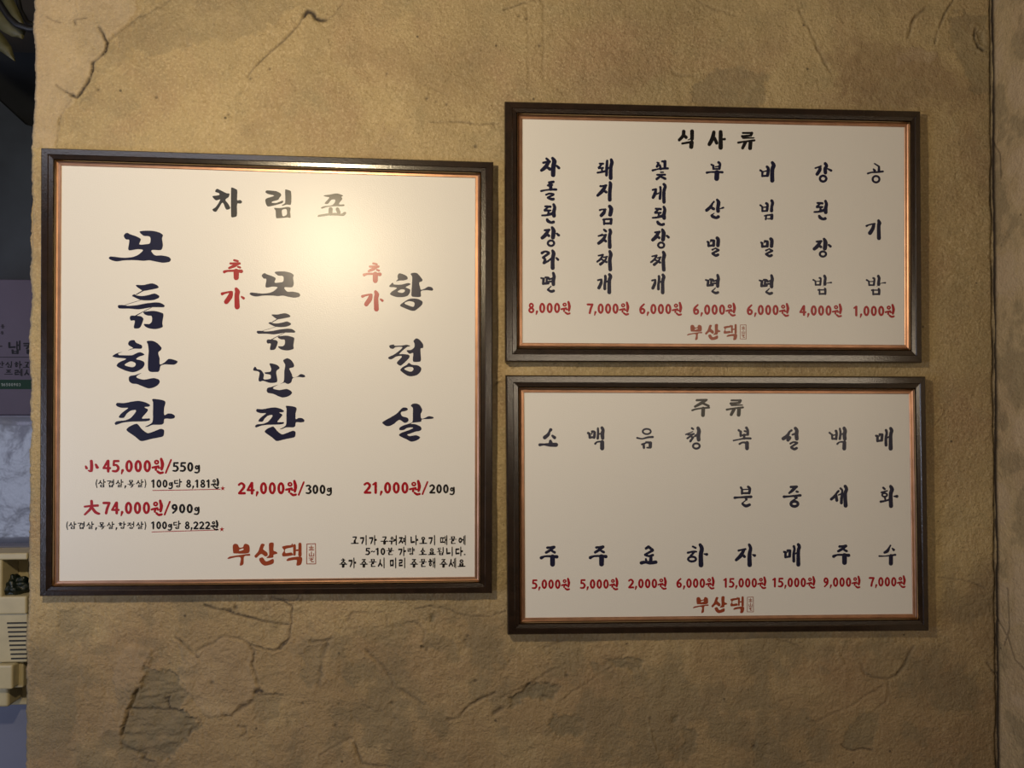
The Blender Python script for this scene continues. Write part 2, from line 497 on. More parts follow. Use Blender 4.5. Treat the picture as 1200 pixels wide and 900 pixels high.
def wall_fields(X, Y):
    """X, Y in survey pixels on the wall; returns height towards the room (m) and stain and tone attributes"""
    h = 0.008 * fbm(X, Y, 1 / 260.0, 3, 1) + 0.007 * fbm(X, Y, 1 / 60.0, 4, 5) + 0.0018 * fbm(X, Y, 1 / 14.0, 4, 11, 0.6)
    grain = sstep(0.0, 0.25, fbm(X, Y, 1 / 150.0, 3, 31) + 0.12) * 0.0009
    h = h + grain * fbm(X, Y, 1 / 4.0, 2, 21) * 2
    h = h + 0.0010 * fbm(X * 0.25, Y, 1 / 5.0, 3, 27) * sstep(650, 760, Y)
    A = {k: np.zeros(X.shape) for k in ('tan', 'cement', 'brown', 'dirt')}
    wx = fbm(X, Y, 1 / 12.0, 4, 41, 0.65)
    wy = fbm(X, Y, 1 / 12.0, 4, 51, 0.65)
    for pts, hh, en, key, amt in PATCHES:
        xs = [p[0] for p in pts]
        ys = [p[1] for p in pts]
        m = (X > min(xs) - 20) & (X < max(xs) + 20) & (Y > min(ys) - 20) & (Y < max(ys) + 20)
        if not m.any():
            continue
        sd = poly_sd(X[m] + wx[m] * (en * 5 + 3), Y[m] + wy[m] * (en * 5 + 3), pts)
        soft = 1.0 if hh else 14.0
        f = sstep(-soft, soft, sd)
        if hh:
            h[m] += hh * 0.0018 * sstep(-1.0, 1.0, sd)
            if hh < -1.2:
                h[m] += sstep(-1, 3, sd) * 0.006 * fbm(X[m] * 0.35, Y[m] * 1.3, 1 / 7.0, 3, 77)
        A[key][m] = np.maximum(A[key][m], f * amt * (1.5 if key == 'tan' else 1.05) * (0.8 + 0.8 * wx[m]))
    for pts, dep, hw, dirt in CRACKS:
        xs = [p[0] for p in pts]
        ys = [p[1] for p in pts]
        m = (X > min(xs) - 10) & (X < max(xs) + 10) & (Y > min(ys) - 10) & (Y < max(ys) + 10)
        if not m.any():
            continue
        d = seg_dist(X[m] + wx[m] * 5, Y[m] + wy[m] * 5, pts)
        k = 0.75 + 1.4 * wy[m]
        g = np.exp(-(d / (hw * 1.05)) ** 2) * np.clip(k, 0.2, 1.5)
        h[m] -= dep * 0.0016 * g
        h[m] += 0.3 * dep * 0.001 * np.exp(-((d - 2.6 * hw) / (hw * 1.4)) ** 2)
        A['dirt'][m] = np.maximum(A['dirt'][m], np.clip(1.7 * dirt * g, 0, 1))
    low = sstep(640, 800, Y + 140 * fbm(X, Y, 1 / 120.0, 4, 91))  # wall turns browner and darker towards the bottom, with a noisy edge
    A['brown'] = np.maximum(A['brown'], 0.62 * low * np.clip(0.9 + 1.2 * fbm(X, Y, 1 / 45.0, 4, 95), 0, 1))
    A['cement'] = np.maximum(A['cement'], 0.45 * sstep(0.0, 0.14, fbm(X, Y, 1 / 50.0, 5, 99, 0.62)) * (0.3 + 0.7 * low))
    for x, y, r in [(115, 105, 1.6), (183, 114, 1.8), (267, 134, 1.2), (316, 81, 1.4), (293, 92, 1.6), (453, 86, 1.2),
                    (557, 171, 2.2), (523, 122, 1.3), (511, 119, 1.1), (500, 115, 1.8), (632, 54, 1.8), (617, 22, 1.5),
                    (608, 19, 1.2), (226, 705, 1), (557, 797, 1.8), (597, 775, 1.2), (459, 824, 1.4), (393, 850, 2.2),
                    (397, 824, 1.2), (664, 792, 2.0), (500, 761, 1.6), (496, 758, 1.4), (548, 745, 1.6), (545, 750, 1.4),
                    (355, 824, 1.4), (270, 715, 2.2), (276, 712, 2.6), (300, 810, 2.6), (248, 800, 2.2), (139, 751, 1),
                    (762, 842, 1.4), (884, 875, 2), (735, 755, 1.4)]:
        d = np.hypot(X - x, Y - y)
        m = d < 8
        h[m] -= 0.002 * np.exp(-(d[m] / r) ** 2)
        A['dirt'][m] = np.maximum(A['dirt'][m], 0.8 * np.exp(-(d[m] / r) ** 2))
    return h, A


def grid_mesh(name, PX, PZ, PYv, attrs, extra=None):
    ny, nx = PX.shape
    co = np.stack([PX, PYv, PZ], -1).reshape(-1, 3)
    i = np.arange(ny * nx).reshape(ny, nx)
    q = np.stack([i[:-1, :-1], i[:-1, 1:], i[1:, 1:], i[1:, :-1]], -1).reshape(-1, 4)
    me = bpy.data.meshes.new(name)
    me.vertices.add(len(co))
    me.vertices.foreach_set('co', co.ravel().astype(np.float32))
    me.loops.add(q.size)
    me.loops.foreach_set('vertex_index', q.ravel().astype(np.int32))
    me.polygons.add(len(q))
    me.polygons.foreach_set('loop_start', np.arange(0, q.size, 4, dtype=np.int32))
    me.polygons.foreach_set('use_smooth', np.ones(len(q), bool))
    me.update(calc_edges=True)
    for k, v in attrs.items():
        a = me.attributes.new(k, 'FLOAT', 'POINT')
        a.data.foreach_set('value', np.clip(v, 0, 1).ravel().astype(np.float32))
    me.materials.append(M['plaster'])
    me.validate()
    o = bpy.data.objects.new(name, me)
    COL.objects.link(o)
    o['kind'] = 'structure'
    return o


def px_of(x, z, y=0.0):
    """survey pixel of wall points (arrays)"""
    Ci = np.array(CROT.inverted())
    dx, dy, dz = x, y + D, z - CAMZ
    cx = Ci[0, 0] * dx + Ci[0, 1] * dy + Ci[0, 2] * dz
    cy = Ci[1, 0] * dx + Ci[1, 1] * dy + Ci[1, 2] * dz
    cz = Ci[2, 0] * dx + Ci[2, 1] * dy + Ci[2, 2] * dz
    return 600 + FPX * cx / cy, 450 - FPX * cz / cy


CEIL = 2.85
XC = at(1166, 450).x                        # inner corner with the right wall
zt, zb = at(600, -45).z, at(600, 945).z
zs = np.concatenate([np.linspace(0, zb, 12)[:-1], np.linspace(zb, zt, 700), np.linspace(zt, CEIL, 12)[1:]])
us = np.linspace(0, 1, 800)
edge_px = P('44,-60 40,0 39,20 37,32 40,50 41,75 40,100 39,125 37,150 35,170 34,200 35,235 33,262 34,300 33,325 35,345 34,370 32,400 33,430 34,450 33,480 35,505 33,530 34,560 33,600 32,640 31,700 30,760 29,820 28,900 27,960')
ez = np.array([at(a, b).z for a, b in edge_px])
ex = np.array([at(a, b).x for a, b in edge_px])
o_ = np.argsort(ez)
edge = np.interp(zs, ez[o_], ex[o_]) + 0.0075 * fbm(zs * 1000, zs * 0 + 3.3, 1 / 16.0, 4, 3, 0.7)
U, ZZ = np.meshgrid(us, zs)
XX = edge[:, None] * (1 - U) + (XC + 0.03) * U
PXg, PYg = px_of(XX, ZZ)
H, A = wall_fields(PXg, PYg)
H = H - 0.006 * np.exp(-((XX - edge[:, None]) / 0.004) ** 2)       # worn arris
cor = np.exp(-((XC - 0.002 - XX + 0.006 * fbm(ZZ * 300, ZZ * 0 + 5.5, 1 / 12., 3, 66)) / 0.0028) ** 2)
H = H - 0.004 * cor
A['dirt'] = np.maximum(A['dirt'], 1.3 * cor * (0.6 + 0.9 * fbm(PXg, PYg, 1 / 25.0, 3, 61)))
# the left end returns into the depth of the wall
ret = 14
T = 0.12
XX = np.concatenate([np.repeat(edge[:, None], ret, 1) + 0.004 * fbm(np.repeat(np.arange(ret)[None] * 9.0, len(zs), 0), np.repeat(zs[:, None] * 1000, ret, 1), 1 / 14., 3, 8), XX], 1)
YY = np.concatenate([np.repeat(np.linspace(T, 0.008, ret)[None], len(zs), 0), -H], 1)
ZZ = np.repeat(zs[:, None], ret + len(us), 1)
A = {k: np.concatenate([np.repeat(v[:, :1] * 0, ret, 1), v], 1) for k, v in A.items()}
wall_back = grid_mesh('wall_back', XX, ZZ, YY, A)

# right wall, coming forward from the corner
ys = np.concatenate([np.linspace(0.02, -0.16, 100), np.linspace(-0.16, -0.5, 12)[1:]])
zs2 = np.concatenate([np.linspace(0, zb - 0.1, 8)[:-1], np.linspace(zb - 0.1, zt + 0.1, 640), np.linspace(zt + 0.1, CEIL, 8)[1:]])
YG, ZG = np.meshgrid(ys, zs2)
U2 = -YG / 0.0017
V2 = ZG / 0.0017
H2 = 0.004 * fbm(U2, V2, 1 / 120., 3, 70) + 0.003 * fbm(U2, V2, 1 / 30., 4, 72) + 0.0012 * fbm(U2, V2, 1 / 6., 3, 74)
A2 = {k: np.zeros(YG.shape) for k in ('tan', 'cement', 'brown', 'dirt')}
lean = 0.012 * (ZG - CAMZ) * -1
n1 = fbm(U2, V2, 1 / 45., 4, 80)
A2['tan'] = 0.35 + sstep(-0.05, 0.12, n1) * 0.4
A2['cement'] = sstep(0.07, 0.16, -n1) * 0.4
c2 = np.exp(-(YG / 0.006) ** 2)
for pts in ([(0.0, 1.13), (0.03, 1.10), (0.05, 1.06), (0.09, 1.045)], [(0.0, 2.13), (0.02, 2.10), (0.022, 2.05)],
            [(0.03, 1.20), (0.035, 1.12), (0.02, 1.08)]):
    dd = seg_dist(-YG * 600, ZG * 600, [(a * 600, b * 600) for a, b in pts])
    g = np.exp(-(dd / 1.2) ** 2)
    H2 -= 0.002 * g
    A2['dirt'] = np.maximum(A2['dirt'], 0.6 * g)
A2['dirt'] = np.maximum(A2['dirt'], np.clip(1.2 * c2, 0, 1))
wall_right = grid_mesh('wall_right', XC - H2, ZG, YG, A2)

# the rest of the shell
for nm, g, m_ in (('floor', (-3.2, 3.4, -3.6, 1.3, -0.05, 0.0), 'floor'),
                  ('ceiling', (-3.2, 3.4, -3.6, 1.3, CEIL, CEIL + 0.05), 'ceiling'),
                  ('wall_front', (-3.2, 3.4, -3.65, -3.6, 0, CEIL), 'paint'),
                  ('wall_left', (-3.25, -3.2, -3.6, 1.3, 0, CEIL), 'paint'),
                  ('wall_side', (3.4, 3.45, -3.6, -0.5, 0, CEIL), 'paint'),
                  ('wall_store', (-3.2, XC + 0.2, 1.3, 1.35, 0, CEIL), 'dark')):
    o = box(nm, *g, M[m_])
    o['kind'] = 'structure'

# ------------------------------------------------------------------ lettering
GL = {}


def catmull(pts, n=4):
    out = []
    N_ = len(pts)
    for i in range(N_):
        p0, p1, p2, p3 = (np.array(pts[(i + k - 1) % N_], float) for k in range(4))
        l = min(np.hypot(*(p2 - p1)), 1e9)
        m1 = (p2 - p0) * 0.5
        m2 = (p3 - p1) * 0.5
        for m in (m1, m2):                      # keep tangents short at corners
            q = np.hypot(*m)
            if q > l * 0.8:
                m *= l * 0.8 / q
        for t in np.arange(n) / n:
            out.append(tuple((2 * t**3 - 3 * t**2 + 1) * p1 + (t**3 - 2 * t**2 + t) * m1 + (-2 * t**3 + 3 * t**2) * p2 + (t**3 - t**2) * m2))
    return out


def stroke(tr):
    """brush stroke: (x, y, width) triplets -> outline with round ends"""
    p = np.array([(a, b) for a, b, c in tr], float)
    wd = np.array([c for a, b, c in tr], float) / 2
    if len(p) > 2:                              # smooth the centre line
        q, ww = [], []
        for i in range(len(p) - 1):
            p0 = p[max(i - 1, 0)]
            p3 = p[min(i + 2, len(p) - 1)]
            m1 = (p[i + 1] - p0) * 0.5
            m2 = (p3 - p[i]) * 0.5
            for t in (0, 1 / 3, 2 / 3):
                q.append((2*t**3-3*t**2+1)*p[i] + (t**3-2*t**2+t)*m1 + (-2*t**3+3*t**2)*p[i+1] + (t**3-t**2)*m2)
                ww.append(wd[i] * (1 - t) + wd[i + 1] * t)
        q.append(p[-1])
        ww.append(wd[-1])
        p, wd = np.array(q), np.array(ww)
    d = np.gradient(p, axis=0)
    ln = np.hypot(d[:, 0], d[:, 1])[:, None] + 1e-9
    d = d / ln
    nrm = np.stack([-d[:, 1], d[:, 0]], 1)
    L_ = p + nrm * wd[:, None]
    R_ = p - nrm * wd[:, None]
    a0 = math.atan2(nrm[-1, 1], nrm[-1, 0])
    cap1 = [(p[-1, 0] + wd[-1] * math.cos(a0 - t), p[-1, 1] + wd[-1] * math.sin(a0 - t)) for t in (0.6, 1.2, 1.9, 2.5)]
    a1 = math.atan2(-nrm[0, 1], -nrm[0, 0])
    cap0 = [(p[0, 0] + wd[0] * math.cos(a1 - t), p[0, 1] + wd[0] * math.sin(a1 - t)) for t in (0.6, 1.2, 1.9, 2.5)]
    return [tuple(v) for v in L_] + cap1 + [tuple(v) for v in R_[::-1]] + cap0


def ell(cx, cy, rx, ry, n=20):
    return [(cx + rx * math.cos(2 * math.pi * k / n), cy + ry * math.sin(2 * math.pi * k / n)) for k in range(n)]


def parse(spec, ox=0.0, oy=0.0, k=1.0, wt=1.0):
    """spec: items split by ';' - o outline, h hole of the outline before, s stroke, e ring -> [(outer, [holes])]"""
    comps = []
    T_ = lambda pts: [(ox + x / k, oy + y / k) for x, y in pts]
    for it in spec.split(';'):
        it = it.strip()
        if not it:
            continue
        q = [float(v) for v in it[1:].replace(',', ' ').split()]
        if it[0] == 'o':
            comps.append((T_(catmull(list(zip(q[::2], q[1::2])))), []))
        elif it[0] == 'h':
            comps[-1][1].append(T_(catmull(list(zip(q[::2], q[1::2])))))
        elif it[0] == 's':
            comps.append((T_(stroke([(a, b, c * wt) for a, b, c in zip(q[::3], q[1::3], q[2::3])])), []))
        elif it[0] == 'e':
            cx, cy, rx, ry, wd = q
            wd *= wt
            comps.append((T_(ell(cx, cy, rx, ry)), [T_(ell(cx, cy, max(rx - wd, rx * .25), max(ry - wd, ry * .25)))]))
    return comps


def bbox(comps):
    xs = [p[0] for c in comps for p in c[0]]
    ys = [p[1] for c in comps for p in c[0]]
    return min(xs), min(ys), max(xs), max(ys)


def xform(comps, sx, sy, tx, ty):
    f = lambda pts: [(x * sx + tx, y * sy + ty) for x, y in pts]
    return [(f(a), [f(h) for h in hs]) for a, hs in comps]


def fit(comps, x0, y0, x1, y1):
    a, b, c, d = bbox(comps)
    sx, sy = (x1 - x0) / (c - a), (y1 - y0) / (d - b)
    return xform(comps, sx, sy, x0 - a * sx, y0 - b * sy)


def G(name, spec, ox, oy, k):
    GL[name] = parse(spec, ox, oy, k, 1.0 if spec.strip()[0] == 'o' else 1.2)


def at_glyph(name, *b):
    return fit(GL[name], *b) if b else GL[name]


def ink(name, comps, material, parent, y):
    """flat print on the plane Y = y"""
    V, F = [], []
    # touching components are merged into one print
    vs, fs, kinds = [], [], []
    for ci, (a, hs) in enumerate(comps):
        for j, pts in enumerate([a] + hs):
            s = len(vs)
            vs += [Vector(p) for p in pts]
            fs.append(list(range(s, s + len(pts))))
            kinds.append((ci, j))
    groups = {}
    # split into clusters by bounding box so each triangulation stays small
    bbs = [bbox([c]) for c in comps]
    used = [-1] * len(comps)
    cl = 0
    for i in range(len(comps)):
        if used[i] >= 0:
            continue
        stack = [i]
        used[i] = cl
        while stack:
            a = stack.pop()
            for b_ in range(len(comps)):
                if used[b_] < 0 and not (bbs[a][2] < bbs[b_][0] or bbs[b_][2] < bbs[a][0] or bbs[a][3] < bbs[b_][1] or bbs[b_][3] < bbs[a][1]):
                    used[b_] = cl
                    stack.append(b_)
        cl += 1
    for c in range(cl):
        idx = [i for i in range(len(comps)) if used[i] == c]
        vv, ff, kk = [], [], []
        for i in idx:
            for j, pts in enumerate([comps[i][0]] + comps[i][1]):
                s = len(vv)
                area = sum(pts[q][0] * pts[(q + 1) % len(pts)][1] - pts[(q + 1) % len(pts)][0] * pts[q][1] for q in range(len(pts)))
                if area < 0:
                    pts = pts[::-1]
                vv += [Vector(p) for p in pts]
                ff.append(list(range(s, s + len(pts))))
                kk.append((i, j))
        ov, oe, of, a1, a2, orig = delaunay_2d_cdt(vv, [], ff, 1, 1e-5)
        s = len(V)
        V += [at(p.x, p.y, y) for p in ov]
        for f, og in zip(of, orig):
            inn = {}
            for g in og:
                i, j = kk[g]
                inn.setdefault(i, []).append(j)
            if any(0 in js and len(js) == 1 for js in inn.values()):
                F.append(tuple(s + q for q in f))
    me = bpy.data.meshes.new(name)
    me.from_pydata([tuple(v) for v in V], [], F)
    me.update()
    bm = bmesh.new()
    bm.from_mesh(me)
    for f in bm.faces:
        f.normal_update()
        if f.normal.y > 0:
            f.normal_flip()
    bm.to_mesh(me)
    bm.free()
    me.materials.append(material)
    o = bpy.data.objects.new(name, me)
    COL.objects.link(o)
    if parent:
        o.parent = parent
        base = parent
        while base.parent:
            base = base.parent
        if parent.type != 'MESH':
            o.matrix_parent_inverse = Matrix.Translation(-Vector(base.location))
    return o


# large brush syllables
G('mo', 'o 300,200 320,165 355,155 385,172 490,210 540,245 520,315 600,315 668,298 668,210 580,195 530,155 525,135 580,125 690,125 790,145 850,185 838,230 850,330 825,395 690,398 735,468 830,472 930,492 962,525 945,560 860,575 760,560 660,540 580,548 490,540 400,538 300,542 200,555 130,540 90,512 110,488 180,492 300,505 420,495 500,465 570,405 560,390 490,385 380,402 362,380 378,255 330,245', 120, 260, 12)
G('deum', 'o 468,112 575,108 690,85 760,105 792,138 770,155 590,190 555,183; s 575,185,14 480,240,14; o 418,260 450,238 485,255 560,262 640,250 735,228 800,262 790,290 720,318 620,325 540,318 480,295; s 540,320,6 320,388,6; o 215,412 230,390 320,392 350,400 480,392 600,368 740,352 820,360 875,398 862,420 720,420 640,430 510,450 380,440 240,438; s 690,425,6 560,490,9 470,540,15; o 385,570 400,540 470,540 540,548 575,580 565,630 525,710 450,718 442,690 455,610 400,608; o 575,490 620,480 730,472 850,505 858,540 842,640 845,700 740,728 640,712 590,680 585,655 660,655 695,620 692,545 640,538 595,520', 120, 325, 12)
G('han', 'o 362,130 375,95 410,80 450,80 470,112 550,150 560,180 540,200 440,200 360,225 400,202 430,188 375,155; o 140,305 200,265 280,245 220,270 240,290 330,292 420,290 490,258 540,250 590,280 570,295 520,310 475,345 530,360 585,385 592,425 560,475 480,520 420,530 330,510 220,460 200,435 230,395 335,345 300,335 200,325; h 312,428 395,378 455,395 470,420 450,450 405,458; o 625,95 700,88 770,120 830,185 825,215 785,255 805,340 808,420 870,395 930,345 990,350 1055,375 1045,405 1000,425 880,420 820,440 800,510 780,525 680,525 645,500 640,380 650,230 640,140; o 372,600 400,580 460,570 550,540 485,580 480,605 580,635 720,612 795,635 805,670 780,710 720,745 650,758 580,735 480,695 420,690 375,655', 120, 392, 12)
G('pan', 'o 190,230 210,205 300,208 430,185 520,178 610,200 670,235 650,258 590,265 640,300 620,340 555,420 620,425 665,425 665,450 600,465 400,470 280,485 190,515 172,495 200,465 320,450 400,415 470,330 465,305 400,315 340,360 300,415 230,408 270,350 350,290 360,275 270,275 210,255; o 700,155 740,150 880,182 868,280 870,375 920,355 980,360 1018,390 1010,420 960,430 875,430 862,490 830,512 700,515 640,540 600,540 700,480 710,330 712,200; o 338,590 370,545 440,510 490,502 560,580 635,630 700,615 820,570 865,590 862,660 840,682 700,710 570,742 530,738 460,680', 120, 455, 12)
G('cha_title', 'o 145,235 170,195 220,215 310,258 348,265 335,310 290,350 325,400 358,468 310,490 290,470 250,390 200,460 160,515 125,512 108,485 150,455 190,400 215,345 160,358 120,325 108,298 160,290 205,280 195,255; o 370,180 400,182 455,215 455,355 500,352 525,380 505,402 455,405 450,575 390,598 370,585', 240, 205, 12)
G('rim', 'o 852,240 870,218 1000,228 1060,255 1075,285 1050,320 1030,350 945,375 945,392 1010,392 1090,362 1105,370 1090,395 1010,420 890,445 865,420 850,355 870,330 960,300 975,288 880,265; o 1130,208 1160,208 1212,232 1210,415 1150,418 1090,435 1085,425 1130,390; o 975,465 1060,465 1160,450 1205,462 1200,520 1205,600 1160,598 1010,610 1000,590 995,500; h 1085,495 1140,480 1155,510 1150,560 1095,578', 240, 205, 12)
G('pyo', 'o 710,290 800,275 900,260 985,290 960,310 975,335 925,410 1000,415 1000,438 880,440 760,450 690,475 672,462 710,440 830,425 870,380 870,345 820,350 770,405 725,400 780,335 790,315 740,305; s 810,480,56 805,545,56; s 905,480,50 925,530,50; o 625,580 640,562 780,540 880,535 960,545 1005,518 1028,535 995,575 900,572 780,570 640,590', 320, 205, 12)
G('chu', 's 292,120,26 343,132,26; s 240,165,26 368,165,30; s 350,170,28 290,200,40 222,230,26; s 345,212,22 376,222,26; s 155,283,36 200,270,26 300,268,28 392,275,44; s 322,275,64 322,365,62', 250, 295, 12)
G('ga', 's 125,592,38 160,580,26 230,565,22 262,567,24; s 250,575,44 235,630,60 182,705,56; s 322,525,40 340,565,60 330,620,56 335,775,62; s 398,634,22 426,654,32', 250, 295, 12)
G('ban', 'o 203,290 205,260 230,238 255,270 310,285 350,345 345,410 400,415 445,400 445,355 420,345 370,335 362,318 440,305 455,270 430,195 470,192 540,215 572,255 525,300 540,420 530,455 440,465 340,435 290,445 275,420 290,320 260,300; o 622,150 680,118 735,145 775,210 765,245 710,262 745,345 760,388 820,375 870,340 920,355 932,378 900,388 840,380 755,400 735,455 690,480 640,460 580,480 630,445 638,300 650,210; o 390,575 405,535 460,520 550,490 480,530 490,550 570,565 670,550 735,580 745,610 700,650 620,670 570,658 480,618 410,605', 280, 410, 12)
G('hang', 'o 555,385 550,340 575,303 650,325 690,355 690,385 640,402 580,405 530,415; o 435,480 480,435 500,460 600,462 700,440 735,455 700,478 665,500 725,530 725,570 690,620 620,638 530,635 445,600 470,560 540,515 510,500 440,495; h 550,562 600,530 650,535 650,560 615,578; o 735,310 780,295 830,305 900,390 895,415 855,435 870,510 880,535 930,520 980,492 1030,500 1052,530 1035,548 960,540 880,555 875,632 760,632 745,610 755,420 755,350; o 585,755 620,720 720,662 830,662 900,700 895,745 800,825 750,830 620,780; h 648,728 710,695 780,710 790,740 770,775', 420, 295, 12)
G('jeong', 'o 312,250 330,232 380,225 385,240 480,240 560,228 610,245 560,262 455,355 500,358 590,370 600,400 560,450 480,520 455,518 420,490 430,465 490,400 480,385 410,395 350,430 310,430 300,405 390,360 500,265 400,262 370,285 330,278; o 655,175 690,140 730,150 785,215 790,270 755,280 755,350 760,440 745,465 655,468 645,430 650,345 600,355 560,318 565,305 620,300 665,265 668,210; o 468,580 500,545 560,510 590,482 630,508 720,520 765,560 750,610 700,655 620,672 560,658 480,600; h 525,570 580,540 640,545 655,570 635,600 600,605', 430, 385, 12)
G('sal', 'o 215,425 250,395 330,350 420,295 500,215 560,215 575,240 540,260 485,272 475,300 500,335 570,355 585,390 560,420 525,425 455,385 380,440 320,470 270,470; o 618,185 645,158 700,155 740,175 775,235 770,275 755,300 765,365 820,355 870,332 935,345 930,365 880,372 770,378 760,410 640,425 620,440 680,445 755,480 768,515 740,540 690,548 600,580 565,592 600,612 690,600 745,625 735,650 680,680 620,690 570,665 455,608 455,585 500,560 600,525 650,498 620,490 560,500 520,525 460,528 458,495 520,460 600,435 640,410 645,300 645,215', 430, 460, 12)
# shop mark and its seal
G('mark', 'o 195,165 215,148 245,155 262,185 298,180 308,155 325,147 360,165 355,240 215,245 200,240; h 258,208 300,195 302,208 262,220; o 142,292 170,275 365,248 368,268 310,275 302,352 265,365 270,282 150,300; o 413,270 450,225 480,150 515,155 500,200 540,235 545,265 520,275 480,250 430,290; o 560,145 605,140 605,215 640,232 640,248 605,258 600,285 535,290 560,260; o 460,300 495,285 530,325 600,300 602,345 520,368 480,345; o 690,180 730,165 780,160 795,145 800,180 725,200 725,240 785,235 800,262 700,275 690,250 710,215; s 815,165,28 815,255,26; s 870,152,32 870,262,34; s 815,215,18 870,210,18; o 735,310 760,290 885,280 880,355 835,365 835,310 740,322', 250, 620, 8.571)
G('seal', 's 940,150,6 1026,147,6; s 1026,147,6 1028,350,6; s 1028,350,6 937,350,6; s 937,350,6 940,150,6; s 962,182,6 1006,182,6; s 985,165,6 985,208,6; s 968,196,6 1003,196,6; s 962,210,7 1008,210,7; s 985,228,7 985,270,7; s 963,245,6 963,272,6; s 963,272,6 1008,272,6; s 1008,245,6 1008,272,6; s 960,292,6 1008,290,6; s 968,310,7 1000,304,7; s 985,295,7 985,328,7; s 985,328,7 1006,328,7', 250, 620, 8.571)
# dish syllables
G('cha', 's 125,72,30 155,98,30; s 80,128,28 170,112,34; s 160,115,36 110,190,50 55,236,36; s 130,190,30 172,218,40; s 210,65,34 235,108,56 222,180,54 218,300,54; s 268,172,28 300,202,34', 630, 180, 12)
G('dol', 's 160,405,28 222,397,32; s 205,405,30 145,445,22; s 140,448,20 170,452,34 205,442,26; s 185,455,36 185,500,44; s 50,526,26 120,512,20 200,505,26 260,505,30; s 120,578,24 170,562,26 222,572,30; s 222,580,26 142,618,24; s 145,622,28 190,640,34 222,640,36', 630, 180, 12)
G('doen', 's 108,142,26 180,147,30; s 145,155,22 100,192,26; s 100,200,28 180,200,26; s 155,200,24 150,255,30; s 62,270,22 130,265,26 200,245,40; s 225,115,32 240,160,40 228,220,46 230,275,46; s 135,328,34 148,350,40 190,370,32 222,362,38', 630, 230, 12)
G('jang', 's 100,478,26 165,472,30; s 150,480,36 110,545,48 65,585,42; s 130,535,34 160,556,34; s 205,440,34 225,490,52 215,580,50; s 272,527,28 297,548,32; e 188,660,60,54,27', 630, 230, 12)
G('ra', 's 62,258,36 110,235,24 155,255,34; s 155,265,32 78,320,28; s 75,322,28 105,350,34 88,398,34; s 90,398,32 150,370,24 200,325,20; s 210,225,32 225,265,48 212,350,46 212,470,48; s 265,328,24 287,352,30', 630, 275, 12)
G('myeon', 's 50,610,22 85,622,26; s 85,622,32 78,690,32; s 112,602,26 150,608,30 160,622,28; s 130,612,26 125,688,28; s 78,690,28 150,682,32; s 160,630,20 215,612,24; s 150,662,22 215,655,24; s 220,540,32 232,590,40 222,640,44 222,700,42; s 190,725,12 142,772,20; s 145,775,26 190,798,34 225,790,34', 630, 275, 12)
G('dwae', 's 875,142,26 922,142,26; s 905,150,20 858,196,24; s 862,205,26 920,200,24; s 905,203,24 905,255,24; s 842,268,24 920,255,28 970,240,26; s 978,100,28 972,200,38 968,305,34; s 975,210,20 1030,190,22; s 1035,85,34 1045,130,44 1028,200,44 1028,345,46', 630, 180, 12)
G('ji', 's 882,458,26 910,458,24 965,448,28; s 952,455,38 915,520,48 845,588,34; s 930,520,30 965,542,34; s 1018,405,34 1025,440,44 1015,540,44 1015,650,46', 630, 180, 12)
G('gim', 's 875,195,26 905,186,20 955,186,26; s 948,190,28 932,230,44 895,270,42; s 1012,140,40 1035,180,50 1020,260,48; s 920,330,22 960,322,24 1035,320,28; s 935,325,26 935,392,26; s 1035,322,34 1030,385,34; s 935,382,26 1030,382,28', 630, 230, 12)
G('chi', 's 935,470,28 962,493,30; s 855,560,20 912,530,12; s 865,556,22 965,540,20; s 960,542,26 920,610,44 858,662,38; s 930,610,34 960,632,32; s 1018,475,40 1025,510,42 1012,560,40 1015,715,46', 630, 230, 12)
G('jji', 's 855,296,20 920,282,24; s 918,287,24 888,340,28 838,380,24; s 895,345,22 925,360,22; s 930,320,18 978,308,20; s 972,312,20 945,365,26 885,415,38; s 935,370,24 968,384,30; s 1015,235,36 1030,280,46 1015,350,44 1022,490,46', 630, 275, 12)
G('gae', 's 850,640,24 898,628,20; s 898,632,24 893,680,38 862,748,40; s 952,580,32 955,620,32 945,700,34 945,762,36; s 955,670,20 1010,640,20; s 1010,560,36 1025,592,44 1008,650,44 1008,812,46', 630, 275, 12)
G('kkot', 's 240,124,18 262,134,26; s 260,134,28 240,182,32; s 262,150,12 285,160,16; s 312,110,26 350,112,30; s 350,110,38 350,195,34; s 280,170,26 290,215,34; s 178,236,28 240,220,20 300,212,26 392,208,28; s 290,262,18 326,262,20; s 240,298,24 352,296,26; s 310,300,30 235,358,32; s 305,330,28 352,352,34', 750, 180, 12)
G('ge', 's 180,510,26 225,497,20; s 225,500,26 212,560,42 184,618,36; s 285,470,28 290,520,28 280,632,34; s 235,570,18 285,545,18; s 335,430,34 355,462,38 335,540,40 338,680,42', 750, 180, 12)
G('bu', 's 1005,155,26 1030,172,20; s 1030,168,28 1030,215,26; s 1105,125,34 1125,148,30 1115,212,32; s 1035,215,22 1110,215,24; s 1058,186,16 1110,178,18; s 940,268,30 990,260,22 1080,258,26 1158,262,30; s 1082,265,58 1078,352,58', 750, 180, 12)
G('san', 's 1038,78,26 1022,95,18; s 1025,90,20 990,150,38 938,196,40; s 1000,155,34 1036,178,36; s 1085,50,30 1105,88,46 1095,160,44 1098,208,46; s 1128,175,14 1172,160,24; s 1010,270,34 1022,284,40 1070,302,34 1102,288,40; s 1045,237,8 1010,262,20', 750, 230, 12)
